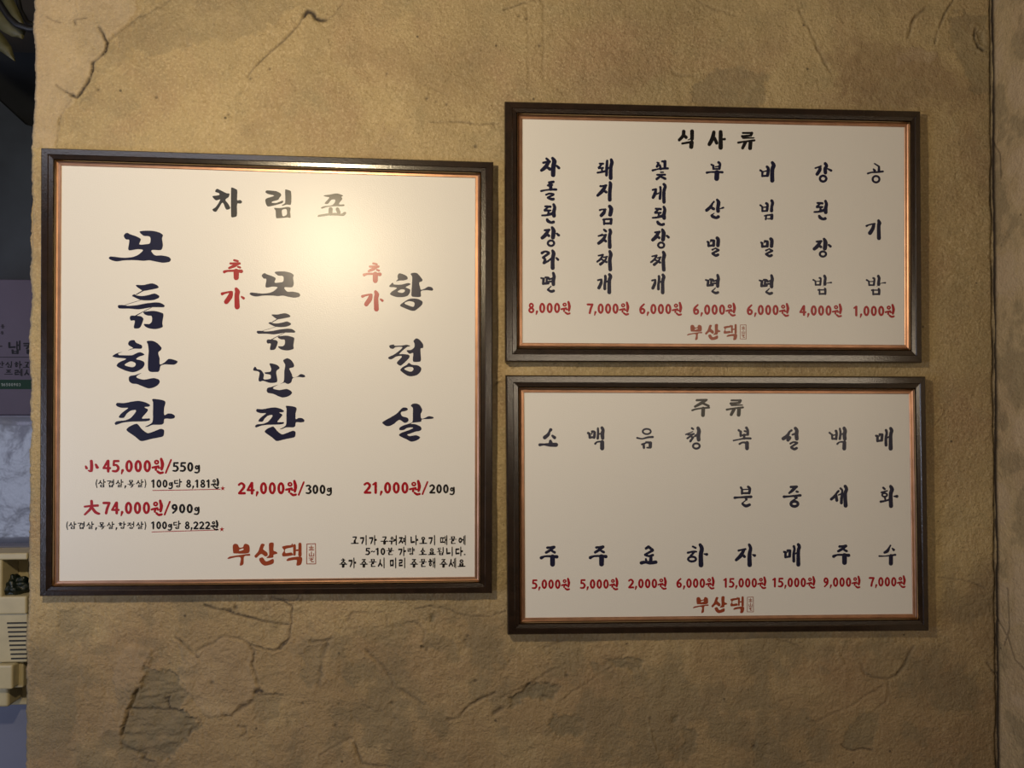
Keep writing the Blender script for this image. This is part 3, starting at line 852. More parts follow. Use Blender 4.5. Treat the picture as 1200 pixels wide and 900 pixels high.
G('mil', 's 948,98,24 965,112,28; s 962,108,30 965,160,30; s 1000,78,28 1040,86,32; s 1038,86,34 1035,152,36; s 962,158,28 1038,150,28; s 1005,80,24 992,100,16; s 1085,48,42 1100,72,44 1095,152,44; s 1068,186,14 1018,212,24; s 1070,196,20 1102,216,30; s 1102,220,30 1016,262,24; s 1020,268,28 1065,293,34 1096,282,34', 750, 275, 12)
G('bi', 's 132,235,26 165,258,22; s 162,256,28 158,318,24; s 225,185,32 245,215,38 235,300,38; s 160,258,16 230,240,18; s 158,315,24 238,312,28; s 300,125,36 320,168,50 300,230,48 300,380,50', 880, 180, 12)
G('bim', 's 132,125,24 160,148,20; s 160,148,24 160,210,24; s 215,100,32 235,118,30 225,200,34; s 160,160,16 225,148,18; s 160,208,22 228,206,24; s 292,62,36 305,95,38 292,150,34 290,205,40; s 192,275,18 240,264,20 300,264,24; s 215,270,24 208,325,22; s 295,262,36 292,312,38; s 215,316,10 290,314,22', 880, 230, 12)
G('gang', 's 905,204,20 960,186,22 985,174,20; s 972,188,32 968,230,42 930,290,40; s 1045,142,40 1065,172,36 1045,210,44 1048,270,42; s 1082,215,20 1128,238,30; e 1015,352,62,58,29', 880, 180, 12)
G('gong', 's 494,134,26 530,155,30 600,200,34; s 602,205,42 600,300,54; s 474,266,34 500,300,56; s 338,365,38 430,340,34 560,335,38 692,318,40; e 532,500,105,100,42', 1000, 185, 20)
G('gi', 's 312,395,46 360,372,30 440,352,30 500,345,40; s 480,362,58 455,460,74 390,562,80; s 590,270,54 610,332,82 595,400,70 600,682,80', 1000, 245, 20)
G('bap', 's 312,362,36 370,395,30; s 365,400,34 370,485,34; s 465,318,40 495,338,40 480,480,42; s 370,400,18 480,395,22; s 368,482,32 482,482,34; s 585,270,54 605,322,56 595,400,58 595,466,66; s 548,510,8 580,492,12; s 630,445,12 700,430,22 748,428,34; s 436,602,38 470,600,28 600,600,24; s 465,592,34 465,702,36; s 592,568,38 605,592,50 605,694,46; s 465,695,34 605,692,38', 1000, 310, 20)
G('sik', 's 212,140,36 205,190,34 160,240,30; s 215,185,30 240,210,34; s 310,138,38 310,228,36; s 262,240,8 292,228,12; s 195,282,22 300,264,24; s 305,268,42 300,322,42', 780, 140, 10)
G('sa', 's 565,148,34 550,220,42 512,292,36; s 575,220,30 598,276,34; s 645,145,38 645,330,44; s 662,233,20 694,230,24', 780, 140, 10)
G('ryu', 's 905,158,20 1010,158,22; s 1010,160,30 1000,182,28; s 895,196,22 1000,188,22; s 900,196,26 908,214,22; s 908,216,22 1035,216,13; s 850,272,22 930,258,18 1040,245,22; s 935,268,34 902,335,30; s 995,260,38 990,338,38', 780, 140, 10)
G('ju_title', 's 258,108,28 398,102,24; s 388,108,28 320,150,38 234,198,28; s 340,150,28 425,188,28; s 194,250,22 280,226,20 432,212,24; s 350,225,44 345,320,44', 795, 460, 12)
G('so', 's 305,284,40 285,312,26 270,350,40 220,392,46; s 328,368,28 358,394,40; s 152,495,38 210,490,24 290,495,46 380,495,50; s 300,442,34 305,480,58', 620, 480, 12)
G('maek', 's 832,330,32 852,342,28; s 850,340,32 855,394,32; s 885,308,28 922,318,32 915,392,34; s 855,392,26 915,388,26; s 885,304,20 882,345,16; s 968,262,24 970,330,28 965,404,32; s 975,345,20 1020,335,18; s 1025,255,36 1040,290,40 1030,340,48 1035,402,42; s 930,480,26 960,454,20 1030,450,22; s 1028,456,48 1028,545,50', 620, 480, 12)
G('eum', 'e 215,308,70,50,22; s 80,398,24 150,410,18 230,390,24 298,385,28; s 148,490,24 200,470,20; s 172,490,28 175,538,28; s 205,458,22 265,466,32; s 266,468,40 264,525,40; s 220,535,20 265,535,24', 740, 480, 12)
G('cheong', 's 850,262,26 868,275,24; s 764,350,18 862,310,12; s 795,356,18 878,340,20; s 868,346,22 786,404,24; s 830,378,18 868,390,22; s 868,388,26 828,446,28; s 895,370,28 930,350,22; s 935,258,38 950,300,46 940,360,48 945,425,44; e 912,512,62,52,25', 740, 480, 12)
G('bok', 's 188,290,28 215,310,24; s 215,310,32 215,370,28; s 295,255,32 315,290,30 315,350,34; s 270,302,22 310,310,28; s 215,366,24 310,352,24; s 265,352,26 265,405,32; s 115,435,20 180,422,16 270,405,24 355,405,26; s 200,483,26 240,462,22 300,466,28; s 305,468,46 305,545,46', 850, 480, 12)
G('seol', 's 930,292,28 908,310,20; s 905,305,22 870,370,42 815,408,44; s 870,390,48 905,395,40; s 905,398,42 880,428,40; s 985,262,38 1005,295,44 1000,350,46 1005,410,46; s 945,352,24 990,335,24; s 915,478,24 960,456,22 1008,468,30; s 1008,472,26 925,526,24; s 930,535,30 970,556,32 1002,542,32', 850, 480, 12)
G('baek', 's 145,325,24 180,353,20; s 180,352,26 185,412,26; s 235,300,32 245,330,30 238,412,32; s 180,365,16 240,352,16; s 184,412,24 240,410,26; s 290,268,24 300,330,28 290,412,30; s 300,350,18 350,335,18; s 350,262,40 365,300,44 355,350,46 360,412,44; s 255,482,24 290,456,18 360,454,22; s 355,460,44 352,548,46', 960, 480, 12)
G('mae', 's 800,368,28 822,376,28; s 820,374,32 820,442,32; s 850,348,28 888,352,30; s 885,352,34 880,432,34; s 820,442,26 885,434,26; s 852,348,20 848,372,16; s 940,290,32 950,330,30 938,400,34 940,500,36; s 950,400,20 1000,370,18; s 1005,265,38 1020,300,42 1005,360,42 1005,548,50', 960, 480, 12)
G('bun', 's 218,256,28 235,282,24; s 234,280,26 234,340,28; s 320,245,30 345,272,32 335,335,32; s 235,284,14 340,280,16; s 235,336,24 335,334,26; s 132,400,32 190,395,22 362,386,34; s 290,390,34 295,425,30; s 290,435,12 238,476,18; s 242,488,28 290,516,38 340,498,34', 850, 550, 12)
G('jung', 's 920,248,28 1005,244,30; s 990,248,38 945,295,38 898,334,24; s 1005,312,30 1020,318,24; s 825,385,34 900,380,22 1055,366,32; s 980,380,38 1000,400,32; s 990,412,18 925,455,20; e 972,486,70,56,34', 850, 550, 12)
G('se', 's 272,304,26 250,330,26; s 260,308,18 220,375,34 170,420,34; s 238,372,34 248,436,36; s 300,268,26 325,302,26 315,400,34 312,472,36; s 272,360,18 310,345,18; s 365,238,38 385,280,40 365,350,44 372,512,48', 960, 550, 12)
G('hwa', 's 900,258,26 922,278,26; s 875,325,22 958,302,16; e 920,360,48,38,22; s 925,395,24 930,430,22; s 866,455,30 920,445,22 990,425,24; s 1005,240,38 1025,285,48 1005,350,46 1010,516,50; s 1050,380,14 1092,380,38', 960, 550, 12)
G('ju', 's 258,202,32 300,198,26 350,194,38; s 335,205,36 290,240,34 240,270,32; s 322,248,26 360,268,32; s 172,345,40 220,325,24 300,322,28 390,330,42; s 330,330,58 330,436,58', 620, 625, 12)
G('ryo', 's 205,212,34 240,188,32; s 240,188,34 296,234,34; s 300,240,32 190,300,26; s 192,305,26 245,320,28 300,306,32; s 202,360,22 212,400,34; s 275,320,32 270,400,48; s 140,415,44 200,405,34 260,415,42 342,405,42', 740, 625, 12)
G('ha', 's 862,185,24 902,205,26; s 792,272,26 870,256,24 912,258,22; s 882,265,24 830,320,26; e 852,362,72,50,28; s 965,160,38 990,215,48 975,300,52 978,446,58; s 1022,290,16 1058,296,36', 740, 625, 12)
G('ja', 's 188,242,28 210,236,22 282,222,26; s 262,232,32 220,310,48 152,375,34; s 240,300,30 270,328,34; s 335,160,32 355,210,40 340,300,48 342,444,54; s 385,300,18 412,312,36', 850, 625, 12)
G('su', 's 1002,170,20 985,200,22 960,248,40 920,270,30; s 1028,212,18 1048,232,32; s 845,320,22 930,320,14 1070,302,26; s 1010,318,48 1008,425,50', 960, 625, 12)
# price glyphs in a 100-unit digit box
PG = {
    '0': ('e 30,50,30,50,18', 72), '1': ('s 6,22,13 26,8,15; s 27,9,18 27,92,18', 62),
    '2': ('s 7,22,15 28,9,16 49,26,18 43,50,18 10,88,15; s 9,91,17 54,91,17', 72),
    '3': ('s 6,13,14 30,9,16 46,26,17 28,45,14; s 28,46,14 50,68,18 30,91,17 5,88,14', 66),
    '4': ('s 40,8,17 6,66,14; s 6,66,14 58,66,15; s 43,8,18 43,92,18', 74),
    '5': ('s 50,9,16 15,9,15; s 15,9,15 12,42,14; s 12,43,14 35,42,16 50,66,18 35,90,17 6,90,14', 70),
    '6': ('s 46,4,14 16,34,17 9,60,17; e 30,69,29,31,17', 72),
    '7': ('s 6,10,17 52,10,17; s 52,11,16 36,50,18 26,92,18', 68),
    '8': ('e 30,27,25,27,15; e 30,72,30,29,16', 72),
    '9': ('e 29,32,28,32,17; s 50,34,16 44,65,16 14,96,14', 72),
    ',': ('s 13,84,18 5,112,9', 34), '/': ('s 44,0,12 2,104,12', 54), '.': ('s 6,92,16 9,92,16', 26),
    'g': ('e 22,55,21,23,14; s 43,36,14 43,88,15 28,110,14 4,106,13', 60),
    '~': ('s 2,55,11 14,45,11 32,56,11 46,46,11', 58),
    '(': ('s 15,-6,9 4,50,12 15,106,9', 28), ')': ('s 2,-6,9 13,50,12 2,106,9', 28),
    'W': ('e 32,18,21,20,10; s 0,62,12 46,52,13; s 30,56,13 25,80,12; s 68,-8,14 78,34,19 72,76,14; s 48,66,9 70,62,9; s 38,92,12 58,106,14 80,102,13', 102),
    '小': ('s 42,4,16 44,50,17 40,90,17 24,84,9; s 6,48,10 12,66,16; s 70,34,12 80,60,18', 98),
    '大': ('s 4,42,12 50,36,14 84,34,15; s 46,0,14 44,50,16 4,100,11; s 46,44,14 70,82,17 92,94,14', 104),
}

# compact syllable composer for the fine print
JC = {
    'ㄱ': 's 15,20,16 80,18,16; s 80,18,18 70,55,18 45,95,16', 'ㄴ': 's 18,10,18 20,80,18; s 20,80,18 85,75,18',
    'ㄷ': 's 20,18,16 82,15,16; s 22,18,16 22,82,17; s 22,82,17 85,78,17', 'ㄹ': 's 18,14,15 78,12,15; s 78,12,15 74,46,15; s 20,48,14 76,46,14; s 20,48,14 20,86,15; s 20,86,15 84,82,15',
    'ㅁ': 's 20,18,16 24,84,16; s 20,20,15 78,16,15; s 78,16,17 78,84,17; s 24,82,15 78,82,15', 'ㅂ': 's 20,12,16 24,86,16; s 78,8,17 76,86,17; s 22,45,13 76,43,13; s 24,84,15 76,84,15',
    'ㅅ': 's 54,8,16 44,52,18 12,90,16; s 48,48,16 86,86,18', 'ㅇ': 'e 50,52,40,40,17', 'ㅈ': 's 18,18,15 80,16,15; s 68,18,16 45,58,18 12,90,15; s 50,54,15 86,86,18',
    'ㅊ': 's 40,2,14 60,6,14; s 16,28,14 82,26,14; s 66,28,16 45,62,17 12,94,15; s 50,58,15 86,90,17', 'ㅎ': 's 38,4,14 62,8,14; s 14,30,14 86,28,14; e 50,68,30,28,14',
    'ㅋ': 's 15,18,15 80,16,15; s 80,16,17 70,55,17 45,95,15; s 18,52,13 74,48,13', 'ㅍ': 's 12,20,15 88,18,15; s 34,22,14 38,80,14; s 66,20,14 62,80,14; s 10,84,15 90,80,15',
    'ㄸ': 's 10,18,12 45,16,12; s 12,18,13 12,80,13; s 12,80,13 44,78,13; s 56,18,12 92,16,12; s 58,18,13 58,80,13; s 58,80,13 92,78,13',
}
JV = {
    'ㅏ': 's 40,0,20 42,100,20; s 45,48,16 92,46,17', 'ㅓ': 's 70,0,20 70,100,20; s 10,46,16 66,48,16', 'ㅣ': 's 55,0,20 56,100,20',
    'ㅐ': 's 28,6,16 28,92,16; s 30,48,13 70,46,13; s 74,0,18 74,100,18', 'ㅔ': 's 42,8,15 42,92,15; s 4,46,13 40,46,13; s 78,0,18 78,100,18',
    'ㅕ': 's 72,0,20 72,100,20; s 12,34,14 68,34,14; s 12,62,14 68,62,14', 'ㅑ': 's 34,0,20 36,100,20; s 40,32,14 90,32,14; s 40,62,14 90,62,14',
}
JH = {
    'ㅗ': 's 50,0,18 50,70,18; s 10,80,18 90,75,20', 'ㅛ': 's 34,5,16 36,70,16; s 66,0,16 64,70,16; s 10,80,18 90,75,20',
    'ㅜ': 's 10,18,18 90,16,20; s 52,20,22 50,96,22', 'ㅡ': 's 10,50,18 90,46,20',
}
CHO = 'ㄱㄲㄴㄷㄸㄹㅁㅂㅃㅅㅆㅇㅈㅉㅊㅋㅌㅍㅎ'
JUNG = 'ㅏㅐㅑㅒㅓㅔㅕㅖㅗㅘㅙㅚㅛㅜㅝㅞㅟㅠㅡㅢㅣ'
JONG = ' ㄱㄲㄳㄴㄵㄶㄷㄹㄺㄻㄼㄽㄾㄿㅀㅁㅂㅄㅅㅆㅇㅈㅊㅋㅌㅍㅎ'


def put(spec, x0, y0, x1, y1):
    return xform(parse(spec, wt=1.6), (x1 - x0) / 100.0, (y1 - y0) / 100.0, x0, y0)


def syllable(ch):
    n = ord(ch) - 0xAC00
    c, v, f = CHO[n // 588], JUNG[(n % 588) // 28], JONG[n % 28]
    out = []
    b = 62 if f != ' ' else 100
    if v in JV:
        out += put(JC[c], 0, 6, 60, b - 6) + put(JV[v], 56, 0, 100, b)
    elif v in JH:
        s = b * 0.56
        out += put(JC[c], 20, 0, 82, s) + put(JH[v], 2, s, 98, b)
    elif v == 'ㅝ':
        out += put(JC[c], 8, 0, 54, b * .5) + put('s 2,18,20 98,16,20; s 46,20,22 42,96,20', 0, b * .54, 60, b) + put(JV['ㅓ'], 52, 0, 100, b)
    elif v == 'ㅚ':
        out += put(JC[c], 8, 0, 58, b * .5) + put(JH['ㅗ'], 0, b * .52, 62, b) + put(JV['ㅣ'], 56, 0, 100, b)
    else:
        out += put(JC[c], 20, 0, 82, b)
    if f != ' ':
        out += put(JC[f], 22, 62, 88, 100)
    return out


def line(text, x0, x1, y0, y1, hangul=None):
    """row of print spanning x0..x1, digits y0..y1"""
    comps = []
    cx = 0.0
    for ch in text:
        if ch == ' ':
            cx += 34
            continue
        if ch in PG:
            g, adv = PG[ch]
            comps += xform(parse(g, wt=1.5 if ch == 'W' else 1.22), 1, 1, cx, 0)
        else:
            g = syllable(ch)
            comps += xform(g, 0.98, 1.04, cx, -2)
            adv = 114
        cx += adv
    a, b, c, d = bbox(comps)
    sx = (x1 - x0) / (c - a)
    sy = (y1 - y0) / 100.0
    return xform(comps, sx, sy, x0 - a * sx, y0)


# ------------------------------------------------------------------ framed menu boards
FH = 0.025            # front of the frame before the wall
SH = 0.015            # front of the printed sheet before the wall


def lerp(a, b, t):
    return (a[0] + (b[0] - a[0]) * t, a[1] + (b[1] - a[1]) * t)


def board(outer, inner, label):
    """outer / inner: survey corners TL, TR, BR, BL of the frame and of the visible sheet"""
    ctr = at(sum(p[0] for p in outer) / 4, max(outer[2][1], outer[3][1]), -FH / 2)
    root = thing('menu_board', label, 'menu board', (ctr.x, -FH / 2, ctr.z), 'framed menu boards on the plaster wall')
    # profile from outside to inside: t across the moulding, distance before the wall
    prof = [(0.0, 0.003), (0.0, FH - 0.006), (0.03, FH - 0.002), (0.09, FH), (0.40, FH), (0.44, FH - 0.0016),
            (0.66, FH - 0.0026), (0.69, FH - 0.0075), (0.69, 0.004)]
    bead = [(0.685, FH - 0.0085), (0.70, FH - 0.0056), (0.725, FH - 0.0046), (0.75, FH - 0.0062), (0.76, FH - 0.0085)]
    lip = [(0.775, FH - 0.0085), (0.79, FH - 0.0068), (0.86, FH - 0.0085), (0.98, SH + 0.0012), (1.0, SH + 0.0006), (1.0, SH - 0.003), (0.775, SH - 0.003)]
    O3 = [at(p[0], p[1], -FH) for p in outer]
    I3 = [at(p[0], p[1], -SH) for p in inner]

    def ring(prof_, i, gap):
        A_, B_ = [], []
        for t, dist in prof_:
            for lst, k, oth in ((A_, i, (i + 1) % 4), (B_, (i + 1) % 4, i)):
                p = O3[k].lerp(I3[k], t)
                q = O3[oth].lerp(I3[oth], t)
                dirn = (q - p).normalized()
                p = p + dirn * gap
                lst.append((p.x, -dist, p.z))
        return A_, B_

    for i, nm in enumerate(('top', 'right', 'bottom', 'left')):
        def rail(name, prof_, m_, parent, gap=0.0002):
            a, b = ring(prof_, i, gap)
            n = len(prof_)
            V = a + b
            F = [(k, (k + 1) % n, n + (k + 1) % n, n + k) for k in range(n)]
            F += [tuple(range(n)), tuple(range(2 * n - 1, n - 1, -1))]
            o = mesh_obj(name, V, F, M[m_], parent)
            return o
        r = rail('frame_rail', prof, 'frame', root)
        g = rail('gold_bead', bead, 'gold', r)
        g['label'] = 'thin gold bead'
        c = rail('copper_lip', lip, 'copper', r)
        c['label'] = 'copper inner lip'
    # printed sheet, slightly larger than its opening, with thickness
    V = []
    for p, s in zip(inner, ((-1, -1), (1, -1), (1, 1), (-1, 1))):
        for y in (-SH + 0.0006, -SH + 0.0046):
            q = at(p[0] + s[0] * 0.9, p[1] + s[1] * 0.9, -SH)
            V.append((q.x, y, q.z))
    F = [(0, 2, 4, 6), (1, 7, 5, 3), (0, 1, 3, 2), (2, 3, 5, 4), (4, 5, 7, 6), (6, 7, 1, 0)]
    sheet = mesh_obj('printed_sheet', V, F, M['sheet'], root)
    V = []
    for p, s in zip(outer, ((1, 1), (-1, 1), (-1, -1), (1, -1))):
        for y in (-0.002, -SH + 0.0052):
            q = at(p[0] + s[0] * 3, p[1] + s[1] * 3, -FH)
            V.append((q.x, y, q.z))
    mesh_obj('backing_board', V, F, M['frame'], root)
    return root, sheet


YI = -SH + 0.0006 - 0.00025


def prt(sheet, name, comps, m_, label=None):
    o = ink(name, comps, M[m_], sheet, YI)
    o['kind'] = 'stuff'
    if label:
        o['label'] = label
    return o


def brush(sheet, name, glyphs, m_):
    """every brush syllable is a print of its own; glyphs: names, or (name, x0, y0, x1, y1), or component lists"""
    for g in glyphs:
        comps = GL[g] if isinstance(g, str) else g if isinstance(g, list) else at_glyph(*g)
        ink(name, comps, M[m_], sheet, YI)


def cat(*ls):
    r = []
    for l in ls:
        r += l
    return r


# --- large board on the left
b1, s1 = board([(47, 172.5), (578.5, 189), (577, 696), (45.5, 699.5)], [(72, 194), (557, 208.6), (556.3, 676), (69, 681)],
               'large square menu board with the biggest brush lettering, left of the other two')
brush(s1, 'heading_syllable', ['cha_title', 'rim', 'pyo'], 'black')
brush(s1, 'dish_syllable', ['mo', 'deum', 'han', 'pan'], 'navy')
brush(s1, 'dish_syllable', [('mo', 292.5, 318, 351.8, 348.8), ('deum', 300.8, 367, 346, 410.7), 'ban', ('pan', 298.8, 475.4, 356.7, 516.8)], 'navy')
brush(s1, 'dish_syllable', ['hang', 'jeong', 'sal'], 'navy')
brush(s1, 'red_syllable', ['chu', 'ga', ('chu', 425, 307.5, 447.3, 331.7), ('ga', 423, 340, 449.6, 365)], 'red')
prt(s1, 'price', cat(line('小', 99.3, 116, 539.5, 553.5), line('45,000W/', 120, 201.5, 539, 553.5)), 'red', 'crimson price')
prt(s1, 'portion', line('550g', 202, 234.5, 541.5, 552.8), 'black')
prt(s1, 'price', cat(line('大', 98, 117.5, 587, 603), line('74,000W/', 120, 200, 588, 602.5)), 'red', 'crimson price')
prt(s1, 'portion', line('900g', 201, 234, 590.5, 601.5), 'black')
prt(s1, 'fine_print', cat(line('(삼겹살,목살)', 112, 171.5, 562.5, 571), line('100g당 8,181W', 177, 257, 562, 571.5)), 'black')
prt(s1, 'fine_print', cat(line('(삼겹살,목살,항정살)', 77.5, 171.5, 612, 620), line('100g당 8,222W', 177, 256, 611, 620.2)), 'black')


def star(cx, cy, r):
    pts = []
    for k in range(10):
        rr = r if k % 2 == 0 else r * 0.42
        a = math.pi * k / 5 - math.pi / 2
        pts.append((cx + rr * math.cos(a), cy + rr * math.sin(a)))
    return [(pts, [])]


prt(s1, 'underline', cat(parse('s 179,574.8,0.8 258,573.4,0.8'), star(261, 572.3, 3.0)), 'red', 'thin red underline ending in a star')
prt(s1, 'underline', cat(parse('s 178,623.4,0.8 256,621,0.8'), star(260, 620.3, 3.0)), 'red', 'thin red underline ending in a star')
prt(s1, 'price', line('24,000W/', 278.7, 357, 565, 579.3), 'red', 'crimson price')
prt(s1, 'portion', line('300g', 358, 389, 568, 579), 'black')
prt(s1, 'price', line('21,000W/', 426, 502, 564.8, 578.5), 'red', 'crimson price')
prt(s1, 'portion', line('200g', 503, 533, 567.5, 578.3), 'black')
prt(s1, 'fine_print', cat(line('고기가 구워져 나오기 때문에', 411, 545.5, 628.5, 637.5), line('5~10분 가량 소요됩니다.', 428, 545.5, 642, 650.5),
                          line('추가 주문시 미리 주문해 주세요', 397.5, 545.5, 655, 664.5)), 'black', 'three rows of small black print')
def shop_mark(sheet, f):
    m_ = f(GL['mark'])
    brush(sheet, 'mark_syllable', [m_[:2], m_[2:5], m_[5:]], 'brand')
    prt(sheet, 'seal', f(GL['seal']), 'brand', 'small upright seal')


shop_mark(s1, lambda c: c)

# --- upper board on the right
b2, s2 = board([(591.3, 118), (1079.5, 129.5), (1081.5, 425.5), (592, 424.5)], [(612, 139.5), (1060, 149), (1060, 404.3), (612, 401.8)],
               'upper right menu board with seven columns of dishes')
brush(s2, 'heading_syllable', ['sik', 'sa', 'ryu'], 'black')
for col in ((('cha',), ('dol',), ('doen',), ('jang',), ('ra',), ('myeon',)),
            (('dwae',), ('ji',), ('gim',), ('chi',), ('jji',), ('gae',)),
            (('kkot',), ('ge',), ('doen', 763.7, 240.8, 781, 265), ('jang', 763, 267.5, 785, 291.7), ('jji', 761.7, 293.7, 780.8, 318.3), ('gae', 763, 320.4, 780, 345)),
            (('bu',), ('san',), ('mil',), ('myeon', 826, 320.8, 843.8, 345)),
            (('bi',), ('bim',), ('mil', 890.8, 278, 906.7, 301.7), ('myeon', 889, 321.2, 907, 345.8)),
            (('gang',), ('doen', 953.3, 234, 970.4, 258.3), ('jang', 952.3, 278.5, 974.8, 302), ('bap', 952, 321.7, 975, 345.8)),
            (('gong',), ('gi',), ('bap',))):
    brush(s2, 'dish_syllable', col, 'navy')
for t, x0, x1, y0 in (('8,000W', 619, 669, 354.8), ('7,000W', 687.5, 737.5, 355.6), ('6,000W', 749, 799.5, 356), ('6,000W', 812, 862.5, 356.8),
                      ('6,000W', 875, 925, 357.2), ('4,000W', 936.7, 987, 357.8), ('1,000W', 1000, 1048.8, 358.3)):
    prt(s2, 'price', line(t, x0, x1, y0, y0 + 12.2), 'red')
k = 0.672
shop_mark(s2, lambda c: xform(c, k, 0.70, 805 - 266.6 * k, 380 - 636.3 * 0.70))

# --- lower board on the right
b3, s3 = board([(592.5, 439.5), (1085.5, 441), (1089.6, 740), (594.8, 744.7)], [(614, 460), (1065.3, 461.7), (1069.6, 719.6), (615.2, 724)],
               'lower right menu board with eight widely spaced columns')
brush(s3, 'heading_syllable', ['ju_title', ('ryu', 795 + 665 / 12, 460 + 92 / 12, 795 + 922 / 12, 460 + 340 / 12)], 'black')
for col in ((('so',), ('ju',)), (('maek',), ('ju', 689.8, 639, 712, 663.8)), (('eum',), ('ryo',)), (('cheong',), ('ha',)),
            (('bok',), ('bun',), ('ja',)), (('seol',), ('jung',), ('mae', 917.5, 636.3, 938.8, 664)),
            (('baek',), ('se',), ('ju', 975, 638, 996.5, 662)), (('mae',), ('hwa',), ('su',))):
    brush(s3, 'drink_syllable', col, 'navy')
for t, x0, x1, y0 in (('5,000W', 623, 668.2, 679), ('5,000W', 679.5, 724.8, 678.8), ('2,000W', 736, 781.5, 678.2), ('6,000W', 792.5, 837.6, 677.8),
                      ('15,000W', 847.5, 898.2, 677.4), ('15,000W', 905, 955.6, 677), ('9,000W', 965, 1008.5, 676.6), ('7,000W', 1018, 1061.5, 676.2)):
    prt(s3, 'price', line(t, x0, x1, y0, y0 + 11.2), 'red')
k = (871.7 - 812) / (353.6 - 266.6)
shop_mark(s3, lambda c: xform(c, k, 0.735, 812 - 266.6 * k, 699 - 636.3 * 0.735))

# ------------------------------------------------------------------ what stands beyond the left end of the wall
YB = 0.62                                    # face of the white cabinet


def rect(x0, x1, y0, y1, y):
    a, b = at(x0, y0, y), at(x1, y1, y)
    return a.x, b.x, b.z, a.z


# tall white cabinet
x0, x1, z0, z1 = rect(-160, 110, 487, 900, YB)
cab = box('storage_cabinet', x0, x1, YB, YB + 0.45, 0.0, z1, M['back'], bevel=0.006)
tag(cab, 'pale blue-grey cabinet behind the left end of the wall, below the carton', 'cabinet')
# carton on top
x0, x1, cz0, cz1 = rect(-150, 90, 326, 487, YB + 0.01)
ct = thing('carton', 'mauve printed carton with dark lettering and a green band, on the pale cabinet', 'carton', ((x0 + x1) / 2, YB + 0.2, z1))
body = box('carton_body', x0, x1, YB + 0.01, YB + 0.40, z1 + 0.0005, cz1, M['carton'], ct, bevel=0.003)
YT = YB + 0.0095
L1 = cat(xform(syllable('물'), .26, .125, -24, 399), xform(syllable('냅'), .26, .165, 9, 399), xform(syllable('킨'), .26, .165, 31, 399))
L1 = cat(fit(syllable('물'), -16, 400, 3, 415), fit(syllable('냅'), 9.5, 399, 24, 415), fit(syllable('킨'), 27, 399, 42, 415))


def cprt(name, comps, m_):
    return ink(name, comps, M[m_], ct, YT)


cprt('carton_lettering', L1, 'carton_ink')
cprt('carton_lettering', cat(line('보호 안심하고', -28, 36, 424, 431), line('시험 프레시', -22, 37, 433, 440)), 'carton_ink')
cprt('carton_lettering', cat(line('용', 0, 6, 380, 385), line('용', 0, 5, 388, 392)), 'carton_ink')
cprt('carton_rule', parse('s -40,418.6,0.7 60,418.6,0.7'), 'carton_ink')
gb = ink('green_band', [([(-140, 445), (85, 445), (85, 456), (-140, 456)], [])], M['green_ink'], ct, YT)
gb['label'] = 'dark green band'
ink('band_lettering', cat(*[fit(parse(PG[c][0]), 1 + i * 3.0, 449, 3.3 + i * 3.0, 452.5) for i, c in enumerate('16500903')]), M['pale_ink'], ct, YT - 0.0005)
# film wrap hanging over the cabinet front
pts = []
V, F = [], []
nu, nv = 30, 14
for j in range(nv + 1):
    for i in range(nu + 1):
        px = -120 + 220 * i / nu
        py = 489 + 150 * j / nv
        yy = YB - 0.012 - 0.006 * math.sin(i * 0.9 + j * .5) * math.exp(-j * 0.35) - 0.002 * random.random()
        V.append(at(px, py, yy))
for j in range(nv):
    for i in range(nu):
        a = j * (nu + 1) + i
        F.append((a, a + 1, a + nu + 2, a + nu + 1))
flm = mesh_obj('plastic_film', V, F, M['film'], smooth=True)
sm = flm.modifiers.new('solid', 'SOLIDIFY')
sm.thickness = 0.001
tag(flm, 'crumpled glossy white film draped down the cabinet front under the carton', 'plastic film')

# dark panel leaning beyond
x0, x1, z0, z1b = rect(-160, 120, 170, 326, YB + 0.05)
pn = [at(-160, 70, YB + .42), at(-20, 100, YB + .42), at(30, 146, YB + .42), at(110, 170, YB + .42), at(110, 345, YB + .42), at(-160, 345, YB + .42)]
dp = extrude_outline('dark_panel', [(p.x, p.z) for p in pn], YB + 0.42, YB + 0.46, mat('slate_grey_panel', (0.030, 0.037, 0.042), 0.55, noise=(6, 0.35)))
tag(dp, 'dark slate-grey panel with a slanting top edge standing behind the carton', 'panel')

# cable and leaves, top left
cb = tube('cable', [at(-30, -30, .3), at(-8, -8, .3), at(2, 8, .3), at(10, 20, .3), at(20, 29, .3), at(34, 34, .3), at(60, 36, .3)],
          [0.0075] * 7, M['rubber'])
tag(cb, 'thick black cable curving down in the top left corner', 'cable', 'black cables at the top left')
cb = tube('cable', [at(28, -30, .42), at(20, -5, .42), at(24, 12, .42), at(32, 26, .42), at(50, 34, .42)],
          [0.006] * 5, M['rubber'])
tag(cb, 'thin black cable hanging beside the plaster edge at the top left', 'cable', 'black cables at the top left')
pl = thing('hanging_plant', 'olive green leaves hanging among black cables, top left corner', 'plant', at(-20, -40, .36))


